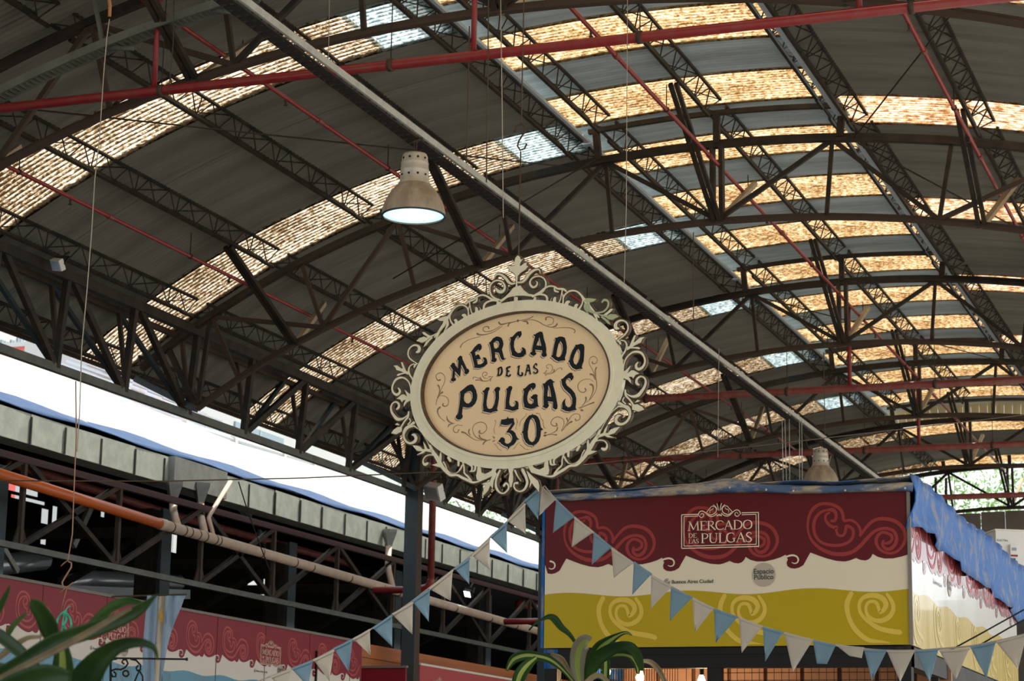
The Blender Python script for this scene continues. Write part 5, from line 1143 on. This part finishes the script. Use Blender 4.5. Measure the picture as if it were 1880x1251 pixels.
ir([(240, 1211), (250, 1213), (258, 1222), (258, 1230), (252, 1232), (250, 1227), (254, 1222)], .0045, 'scroll'); ir([(246, 1255), (252, 1240), (256, 1232)], .004, 'scroll'); ir([(256, 1232), (262, 1243), (262, 1256)], .004, 'scroll')
# coat-hanger hook and ribbons
HK = thing('wire_hook', 'bent copper wire hook hanging over the crimson fascia at left', 'hook', aty(125, 1040, 12)); ho = aty(125, 1040, 12)
m = MB(); m.tube([aty(x, y, 12)-ho for x, y in [(139, 700), (140, 800), (136, 900), (133, 980), (125, 1029), (117, 1035), (112, 1040)]], .004, 6); m.tube([aty(x, y, 12)-ho for x, y in [(125, 1031), (131, 1034), (131, 1042), (121, 1058), (114, 1070), (116, 1078), (121, 1080), (126, 1077)]], .0055, 6); m.tube([aty(x, y, 12)-ho for x, y in [(134, 1070), (120, 1081), (109, 1090)]], .004, 6); m.tube([aty(x, y, 12)-ho for x, y in [(123, 1080), (112, 1122)]], .003, 6)
obj('wire', m, mat('copper_wire', (.35, .19, .10), .5, .3), HK, True)
RB = thing('ribbon_bow', 'shiny green and white ribbon bow hanging below the wire hook', 'ribbon', aty(118, 1125, 12)); bo = aty(118, 1125, 12)
for pts, w in (([(122, 1122), (112, 1128), (106, 1138), (105, 1144)], 4), ([(118, 1126), (116, 1140), (114, 1155), (113, 1162)], 3), ([(119, 1126), (122, 1138), (117, 1150), (125, 1160), (122, 1163)], 4), ([(120, 1125), (128, 1134), (131, 1146), (129, 1158), (130, 1166)], 4), ([(117, 1125), (121, 1120), (128, 1113)], 2)):
    m = MB(); m.stroke([(x, y, w) for x, y in pts], lambda x, y, t: aty(x, y, 12+t+.02*math.sin(y*.3))-bo, -.001, .001); obj('ribbon_strip', m, M_ribbon, RB, True)

# ------------------------------------------------------------------ bunting
def ybun(px): return 12.15 if px < 1000 else 12.15-(px-1000)*.0036
def strand(name, cordpts, flags, lab):
    o = aty(1000, 893, ybun(1000)); t = thing('bunting', lab, 'bunting', o)
    m = MB(); cp = smooth([(x, y, 0) for x, y in cordpts], 3); m.tube([aty(x, y, ybun(x))-o for x, y, _ in cp], .0045, 6); obj('cord', m, M_wirel, t, True)
    for i, (c, pts) in enumerate(flags):
        m = MB(); (x0, y0), (x1, y1) = pts[0], pts[1]; tip = pts[2:]
        n = 7; vs = []; ph = R_.uniform(0, 6)
        ta_, tb_ = (tip[0], tip[-1])
        for r in range(n+1):
            v = r/n
            for k in range(n+1):
                u = k/n
                xa, ya = x0+(ta_[0]-x0)*v, y0+(ta_[1]-y0)*v; xb, yb = x1+(tb_[0]-x1)*v, y1+(tb_[1]-y1)*v
                x, y = xa+(xb-xa)*u, ya+(yb-ya)*u
                vs.append(aty(x, y, ybun(x)+.012*math.sin(u*5+ph+v*2)*(v*.8+.2))-o)
        m.add(vs, [(a*(n+1)+b, a*(n+1)+b+1, (a+1)*(n+1)+b+1, (a+1)*(n+1)+b) for a in range(n) for b in range(n)])
        p = obj('pennant', m, M_flagb if c == 'b' else M_flagw, t, True); p['label'] = 'light blue pennant' if c == 'b' else 'cream pennant'
        so = p.modifiers.new('thick', 'SOLIDIFY'); so.thickness = .0015
        # folded hem over the cord
        m = MB(); m.stroke([(x0, y0, 4), ((x0+x1)/2, (y0+y1)/2+.5, 4), (x1, y1, 4)], lambda x, y, tt: aty(x, y, ybun(x)-.006+tt)-o, -.002, .002, sub=1); obj('hem', m, M_flagb if c == 'b' else M_flagw, p)
LF = [('b', [(992, 895), (963, 921), (988, 955)]), ('w', [(964, 926), (932, 957), (965, 981)]), ('b', [(930, 960), (900, 987), (931, 1016)]), ('w', [(899, 991), (867, 1021), (899, 1047)]), ('b', [(862, 1026), (835, 1045), (861, 1073)]), ('w', [(831, 1048), (788, 1082), (827, 1103)]),
      ('b', [(789, 1083), (757, 1105), (787, 1142)]), ('w', [(758, 1107), (720, 1129), (757, 1165)]), ('b', [(720, 1130), (685, 1154), (720, 1188)]), ('w', [(679, 1157), (649, 1174), (680, 1203)]), ('b', [(647, 1175), (613, 1192), (640, 1234)]), ('w', [(613, 1195), (576, 1213), (605, 1251)]), ('b', [(574, 1214), (536, 1229), (566, 1262)]), ('w', [(534, 1230), (497, 1244), (525, 1275)])]
RFl = [('w', [(993, 894), (1020, 918), (990, 947)]), ('b', [(1021, 920), (1054, 950), (1015, 979)]), ('w', [(1055, 951), (1089, 978), (1050, 1005)]), ('b', [(1090, 979), (1122, 1006), (1087, 1037)]), ('w', [(1123, 1008), (1162, 1035), (1127, 1061)]), ('b', [(1164, 1033), (1196, 1055), (1161, 1092)]), ('w', [(1196, 1058), (1233, 1078), (1195, 1118)]), ('b', [(1232, 1080), (1271, 1098), (1230, 1140)]),
       ('w', [(1272, 1100), (1310, 1118), (1275, 1162)]), ('b', [(1311, 1119), (1354, 1134), (1314, 1181)]), ('w', [(1357, 1135), (1399, 1151), (1362, 1199)]), ('b', [(1401, 1153), (1438, 1162), (1405, 1215)]), ('w', [(1440, 1163), (1492, 1176), (1456, 1234)]), ('b', [(1493, 1177), (1534, 1186), (1500, 1219), (1518, 1220)]), ('w', [(1535, 1185), (1586, 1191), (1560, 1205), (1582, 1209)]), ('b', [(1587, 1194), (1628, 1195), (1601, 1250)]),
       ('w', [(1629, 1196), (1679, 1196), (1653, 1252)]), ('b', [(1680, 1196), (1723, 1193), (1707, 1252)]), ('w', [(1725, 1196), (1780, 1192), (1755, 1247)]), ('b', [(1782, 1189), (1828, 1180), (1811, 1247)]), ('w', [(1829, 1179), (1885, 1165), (1869, 1228)]), ('b', [(1886, 1165), (1930, 1150), (1900, 1220)])]
strand('l', [(1000, 893), (963, 921), (931, 958), (899, 988), (865, 1020), (834, 1045), (788, 1080), (757, 1104), (720, 1130), (684, 1154), (648, 1174), (612, 1193), (576, 1212), (536, 1228), (495, 1243), (450, 1262)], LF, 'left strand of blue and cream bunting, sloping down from the sign')
strand('r', [(1000, 893), (1021, 918), (1055, 950), (1090, 978), (1123, 1006), (1163, 1034), (1197, 1057), (1234, 1078), (1271, 1098), (1311, 1118), (1355, 1134), (1400, 1151), (1439, 1162), (1493, 1176), (1535, 1185), (1587, 1192), (1629, 1195), (1680, 1195), (1724, 1192), (1781, 1187), (1829, 1178), (1886, 1164), (1940, 1145)], RFl, 'right strand of blue and cream bunting, crossing the maroon stall')

# ------------------------------------------------------------------ loose wires
def wire(pts, Y, lab, r=.004, mm=M_wire):
    P3 = [aty(x, y, (Y if not isinstance(Y, (list, tuple)) else Y[i])) for i, (x, y) in enumerate(pts)]; o = P3[0]
    m = MB(); m.tube([p-o for p in P3], r, 5); ob = obj('hanging_wire', m, mm, None, True, lab, 'wire'); ob.location = o
wire([(897, -20), (896, 120), (893, 335)], 14, 'dark wire hanging left of the S-hook, upper middle', .005)
wire([(919, -20), (922, 200), (924, 400)], 13, 'thin pale wire just left of the hook wire', .0035, M_wirel)
wire([(1152, -20), (1150, 380), (1146, 520)], 14, 'fine pale wire hanging right of the hook, behind the channel', .003, M_wirel)
wire([(1320, 640), (1318, 840)], 20, 'fine wire hanging above the stall in line with the crest', .003, M_wirel)
wire([(201, 35), (196, 70), (190, 140), (183, 250), (174, 330), (168, 430), (160, 530), (150, 640), (146, 760), (141, 830)], 13, 'frayed pale cord dangling at left across the roof', .004, M_wirel)
wire([(199, -10), (202, 10), (201, 30)], 13, 'colourful tape knot at the top of the frayed cord', .014, mat('orange_tape', (.5, .2, .08), .6))
wire([(320, -20), (318, 80), (309, 175)], 14.6, 'thin hanger wire holding the near red main at left', .004)
wire([(605, -10), (603, 110)], 15, 'thin wire hanging near the channel at top', .003, M_wirel)
wire([(-10, 883), (300, 884), (560, 878), (780, 868), (1000, 862), (1400, 818), (1880, 762)], [13, 14, 15, 16, 17, 20, 24], 'long taut wire running across the whole view at mid height', .005)
wire([(1790, 1190), (1850, 1155), (1900, 1128)], 10.5, 'thin black wire rising at lower right over the glossy side panel', .004, M_black)
wire([(1738, 1198), (1790, 1170), (1880, 1120)], 10.4, 'second black wire rising from the bunting at lower right', .004, M_black)
wire([(438, 885), (455, 940), (492, 1040), (500, 1055)], 18, 'black wire curling down over the cream pipe', .006, M_black)
for i, (x0, x1) in enumerate(((1436, 1438), (1441, 1444), (1449, 1450), (1468, 1468), (1472, 1473))):
    wire([(x0, 770), (x1, 890)], 21+i*.3, 'thin hanging cable left of the far lamp, '+['first', 'second', 'third', 'fourth', 'fifth'][i]+' from the left', .004, M_tray)

# ------------------------------------------------------------------ far gable wall and air conditioner
GW = thing('wall_far', None, None, (0, TY[6]+.15, 0), kind='structure')
x = -13.0
while x < 4:
    phi = math.atan2(x+.25-XC, 9.4*S); zt = P(phi, R_LOW).z-.03
    m = MB(); m.box((x+.25, .02*(int(x*2) % 2), zt/2), (.49, .03, zt)); obj('wall_panel', m, M_clad, GW)
    x += .5
for i, (px, w) in enumerate(((1718, .04), (1737, .03))):
    a = aty(px, 878, TY[6]+.3); b = aty(px, 944, TY[6]+.3)
    rod(a, b, .03, 'tie_rod', 'upright of the dark ladder against the trees, '+('left' if i == 0 else 'right'))
ACo = thing('air_conditioner', 'white air conditioner unit with meter box behind the blue tarpaulin', 'air conditioner', atx(1850, 1090, -1.9)); 
aq = aty(1845, 1035, 22); ACo.location = aq; ACo.rotation_euler = (0, 0, math.radians(28))
m = MB(); m.box((0, 0, 0), (.30, .34, .62)); obj('casing', m, M_ac, ACo)
m = MB(); m.box((0, 0, .315), (.32, .36, .015)); obj('lid', m, M_ivory2, ACo)
m = MB(); m.box((.02, -.19, .10), (.075, .05, .13)); obj('meter_box', m, M_ac, ACo)
m = MB(); m.box((.02, -.217, .12), (.045, .004, .03)); obj('meter_window', m, M_glassd, ACo)
m = MB(); m.box((.02, -.217, .055), (.07, .004, .018)); obj('red_strip', m, M_redswirl, ACo)
m = MB(); m.tube([(0.0, -.19, .03), (-.03, -.2, -.1), (.03, -.2, -.16), (.15, -.2, -.14)], .006, 6); m.tube([(0.03, -.19, .03), (.06, -.2, -.1), (.14, -.2, -.15)], .006, 6); obj('cable', m, M_black, ACo, True)
m = MB()
for k in range(7): m.box((-.1, -.171, -.05-.03*k), (.08, .003, .006))
obj('grille', m, M_clad, ACo)
tf = fmap(Vector((-.14, -.172, .2)), Vector((1, 0, 0)), Vector((0, -1, 0))); text_on(ACo, 'ELECTRA', tf, 0, 0, .028, M_txt, t=.002)
m = MB(); m.box((0, 0, -1.4-.32), (.5, .5, 2.75)); obj('support_stand', m, M_steel, ACo)

# ------------------------------------------------------------------ town and trees outside
def pbox(nm, cat, lab, x0, y0, x1, y1, X, depth, mm, base=0, wins=()):
    a = atx(x0, y0, X); b = atx(x1, y0, X); c = atx(x1, y1, X)
    t = thing(nm, lab, cat, (X, a.y, 0)); h = max(a.z, b.z); ln = b.y-a.y
    m = MB(); m.box((-depth/2, ln/2, h/2), (depth, ln, h)); obj('walls', m, mm, t)
    m = MB(); m.box((-depth/2, ln/2, h+.08), (depth+.3, ln+.3, .16)); obj('parapet', m, M_bldg, t)
    for wx0, wy0, wx1, wy1 in wins:
        p = atx(wx0, wy0, X+.03); q = atx(wx1, wy1, X+.03); m = MB(); m.box((.03, (p.y+q.y)/2-a.y, (p.z+q.z)/2), (.06, abs(q.y-p.y), abs(p.z-q.z))); w = obj('window', m, M_glassd, t)
        m = MB(); m.box((.07, (p.y+q.y)/2-a.y, (p.z+q.z)/2), (.03, .05, abs(p.z-q.z))); obj('mullion', m, M_bldg, w)
    return t
pbox('apartment_house', 'building', 'white apartment house with dark windows at the far left beyond the eave', -40, 600, 44, 700, -52, 10, M_bldg, wins=((2, 624, 16, 640), (20, 624, 29, 662), (32, 618, 41, 664)))
pbox('office_block', 'building', 'plain white block beyond the eave, left of the red wall', 46, 606, 110, 720, -66, 10, M_bldg)
pbox('red_house', 'building', 'red painted wall seen through the eave truss', 124, 640, 146, 730, -44, 5, M_redw)
pbox('glazed_block', 'building', 'pale blue block with upright bars right of the red wall', 148, 664, 205, 730, -56, 5, M_tile, wins=((152, 672, 160, 690), (166, 674, 174, 694), (180, 678, 188, 698)))
pbox('long_shed', 'building', 'long pale shed behind the tarpaulin roof, left of the oval sign', 330, 760, 760, 940, -34, 6, M_bldg, wins=((330, 775, 420, 782), (430, 800, 520, 806), (440, 815, 530, 821)))
TR = thing('tiled_roof', 'pale tiled roof beyond the white tarpaulin roof', 'roof', atx(180, 710, -22))
tro = atx(180, 710, -22)
for r in range(5):
    for c in range(7):
        q = atx(165+c*28+r*6, 706+c*13-r*7, -22-r*1.2); m = MB(); m.box(q-tro, (.9, 1.5, .05), Matrix.Rotation(math.radians(20), 3, 'Y')); obj('roof_tile', m, M_tile, TR)
LV = thing('louvre_frame', 'white louvred ventilator structure beyond the tarpaulin roof', 'ventilator', atx(330, 800, -21)); lvo = atx(330, 800, -21)
for k in range(6):
    a = atx(330, 776+k*11, -21); b = atx(575, 850+k*9, -21); m = MB(); m.bar(a-lvo, b-lvo, .30, .05, (.5, 0, 1)); obj('louvre', m, M_bldg, LV)
for px in (340, 430, 520, 575):
    a = atx(px, 770+(px-330)*.3, -20.9); b = atx(px, 850+(px-330)*.25, -20.9); m = MB(); m.bar(a-lvo, b-lvo, .12, .12, (1, 0, 0)); obj('post', m, M_bldg, LV)
def tree(x, y, h, r, n, lab, z0=2.5, seed=1):
    n = int(n*1.7)
    rr = random.Random(seed); t = thing('tree', lab, 'tree', (x, y, 0), 'trees outside the market')
    m = MB(); m.tube([(0, 0, 0), (.1, 0, h*.4), (0, .2, h*.8)], [.25, .2, .08], 8)
    for k in range(6): a = rr.uniform(0, 6.28); m.tube([(0.05, 0, h*(.3+.08*k)), (math.cos(a)*r*.6, math.sin(a)*r*.6, h*(.5+.08*k))], [.09, .03], 6)
    obj('trunk', m, M_bark, t, True)
    m = MB()
    for k in range(n):
        while True:
            p = Vector((rr.uniform(-1, 1), rr.uniform(-1, 1), rr.uniform(-1, 1)))
            if p.length < 1: break
        p = Vector((p.x*r, p.y*r, z0+(h-z0)/2+p.z*(h-z0)/2)); s = rr.uniform(.07, .19); d = Vector((rr.uniform(-1, 1), rr.uniform(-1, 1), rr.uniform(-1.6, .2))).normalized(); e = d.cross(Vector((rr.uniform(-1, 1), rr.uniform(-1, 1), .3))).normalized()
        m.add([p, p+d*s*.5+e*s*.22, p+d*s, p+d*s*.5-e*s*.22], [(0, 1, 2, 3)])
    obj('foliage', m, M_tree, t)
tree(-9.5, 54, 11, 4.2, 6500, 'bright green tree behind the far end, left of the ladder', 3, 1)
tree(-4.5, 56, 12, 4.5, 6500, 'bright green tree framed by the middle of the farthest truss', 3, 2)
tree(.5, 58, 11, 4.2, 5000, 'bright green tree at the right edge beyond the farthest truss', 3, 3)
_q = atx(925, 940, -28)
tree(-28, _q.y, _q.z+2.2, 5.5, 9000, 'green tree beyond the eave, between sign and stall', 6, 4)
_q = atx(985, 985, -28)
tree(-28, _q.y+2, _q.z+1.2, 4.5, 6000, 'green treetop poking over the tarpaulin roof at the left edge of the stall', 5, 5)

# ------------------------------------------------------------------ plants in the foreground
def leaf(par, o, pts, Y0, Y1, kind='g', nm='leaf'):
    p = smooth(pts, 4); n = len(p); vs = []; mb = MB(); NC = 6
    for i in range(n):
        a = p[max(i-1, 0)]; b = p[min(i+1, n-1)]; dx, dy = b[0]-a[0], b[1]-a[1]; l = math.hypot(dx, dy) or 1; w = max(p[i][2], .4)/2
        Y = Y0+(Y1-Y0)*i/(n-1)
        for k in range(NC+1):
            s = (k/NC*2-1); q = aty(p[i][0]-dy/l*w*s, p[i][1]+dx/l*w*s, Y+(1-abs(s))*w/F*Y*.5)
            vs.append(q-o)
    fs = []; ms = []
    for i in range(n-1):
        for k in range(NC):
            fs.append((i*(NC+1)+k, i*(NC+1)+k+1, (i+1)*(NC+1)+k+1, (i+1)*(NC+1)+k)); ms.append(1 if k in (2, 3) else 0)
    mb.v = [tuple(v) for v in vs]; mb.f = fs; mb.m = ms
    mm = {'g': [M_leaf, M_leaf], 'v': [M_leaf, M_leafl], 'd': [M_leafdry, M_leafdry], 'u': [M_leafback, M_leafl]}[kind]
    ob = obj(nm, mb, mm, par, True)
    so = ob.modifiers.new('thick', 'SOLIDIFY'); so.thickness = .0015
    if kind in 'd': ob['label'] = 'dry brown leaf'
    if kind in 'uv': ob['label'] = 'green leaf with pale middle stripe'
po = aty(1072, 1275, 9.2); PL = thing('dracaena', 'potted plant with long striped leaves at the bottom centre', 'plant', (po.x, po.y, 0)); pb = Vector((po.x, po.y, 0))
for pts, a, b, k in [
 ([(1066, 1260, 12), (1060, 1225, 26), (1063, 1195, 30), (1073, 1180, 29), (1080, 1182, 26)], 9.2, 8.9, 'u'),
 ([(1064, 1262, 6), (1059, 1200, 5), (1057, 1183, 5), (1045, 1165, 8), (1030, 1152, 12), (1018, 1137, 14), (1008, 1133, 10), (995, 1138, 5), (980, 1148, 3), (971, 1158, 3)], 9.2, 9.4, 'g'),
 ([(1076, 1262, 10), (1086, 1225, 26), (1100, 1195, 28), (1115, 1180, 20), (1135, 1167, 9), (1150, 1162, 5), (1160, 1167, 2)], 9.2, 9.0, 'v'),
 ([(1080, 1250, 8), (1092, 1215, 22), (1115, 1197, 24), (1140, 1187, 18), (1160, 1190, 18), (1172, 1210, 16), (1178, 1232, 8)], 9.15, 8.8, 'g'),
 ([(1082, 1240, 6), (1105, 1212, 12), (1130, 1203, 12), (1155, 1205, 14), (1168, 1218, 14), (1172, 1238, 6)], 9.2, 9.0, 'v'),
 ([(1060, 1262, 6), (1035, 1232, 8), (1010, 1212, 14), (985, 1205, 16), (962, 1204, 18), (942, 1212, 16), (930, 1232, 4)], 9.2, 9.4, 'v'),
 ([(1058, 1258, 5), (1040, 1225, 8), (1028, 1210, 12), (1010, 1203, 8)], 9.3, 9.3, 'd'),
 ([(948, 1262, 20), (955, 1240, 24), (968, 1222, 20), (985, 1208, 8)], 9.1, 9.2, 'v'),
 ([(1180, 1214, 6), (1195, 1217, 9), (1210, 1232, 10), (1222, 1256, 8)], 9.2, 9.3, 'd'),
 ([(1062, 1270, 10), (1095, 1240, 10), (1120, 1256, 6)], 9.0, 9.0, 'd'),
 ([(1110, 1262, 16), (1112, 1225, 16), (1112, 1190, 12)], 9.5, 9.5, 'v')]:
    leaf(PL, pb, pts, a, b, k)
m = MB(); m.tube([(0, 0, .25), (0, 0, po.z)], .02, 8); obj('stem', m, M_bark, PL, True)
m = MB(); m.lathe([(.0, 0), (.13, 0), (.17, .3), (.155, .3), (.15, .26), (0, .26)], n=24); obj('pot', m, M_brown, PL, True)
po = aty(60, 1330, 4.6); PL2 = thing('foreground_plant', 'blurred plant with long dark leaves in the near bottom left corner', 'plant', (po.x, po.y, 0)); pb = Vector((po.x, po.y, 0))
for pts, a, b, k in [
 ([(-30, 1258, 26), (40, 1215, 26), (100, 1180, 30), (160, 1160, 30), (220, 1138, 26), (255, 1120, 20), (275, 1104, 10), (288, 1092, 2)], 4.5, 4.2, 'g'),
 ([(-30, 1262, 10), (60, 1216, 12), (130, 1180, 12), (200, 1140, 10), (240, 1118, 5)], 4.47, 4.17, 'd'),
 ([(100, 1190, 20), (90, 1155, 34), (78, 1130, 30), (65, 1112, 24), (57, 1104, 8)], 4.6, 4.4, 'g'),
 ([(150, 1165, 12), (180, 1135, 16), (205, 1115, 18), (235, 1104, 14), (268, 1110, 3)], 4.6, 4.7, 'g'),
 ([(120, 1330, 60), (150, 1260, 60), (180, 1215, 42), (215, 1188, 26), (250, 1180, 18), (280, 1188, 10), (290, 1212, 2)], 4.5, 4.3, 'g'),
 ([(100, 1330, 40), (112, 1260, 44), (115, 1215, 36), (112, 1180, 20)], 4.7, 4.7, 'v'),
 ([(-20, 1155, 20), (10, 1175, 24), (40, 1200, 22), (70, 1225, 10)], 4.8, 4.6, 'g'),
 ([(-10, 1130, 16), (2, 1110, 12), (12, 1090, 8), (18, 1075, 2)], 4.7, 4.8, 'g'),
 ([(8, 1180, 8), (20, 1155, 10), (35, 1138, 9), (52, 1124, 2)], 4.8, 5, 'g'),
 ([(-10, 1215, 8), (20, 1190, 12), (50, 1172, 8), (75, 1168, 6), (79, 1150, 3)], 4.8, 4.9, 'd'),
 ([(-20, 1290, 50), (40, 1262, 60), (90, 1245, 50), (130, 1245, 20)], 4.4, 4.3, 'g'),
 ([(60, 1330, 40), (40, 1270, 50), (10, 1240, 40), (-20, 1225, 20)], 4.9, 4.6, 'g'),
 ([(150, 1330, 50), (140, 1290, 50), (155, 1240, 40), (165, 1205, 10)], 4.75, 4.75, 'g')]:
    leaf(PL2, pb, pts, a, b, k)
m = MB(); m.tube([(0, 0, .3), (.0, .05, po.z)], .025, 8); obj('stem', m, M_bark, PL2, True)
m = MB(); m.lathe([(.0, 0), (.15, 0), (.2, .35), (.18, .35), (.17, .3), (0, .3)], n=24); obj('pot', m, M_brown, PL2, True)
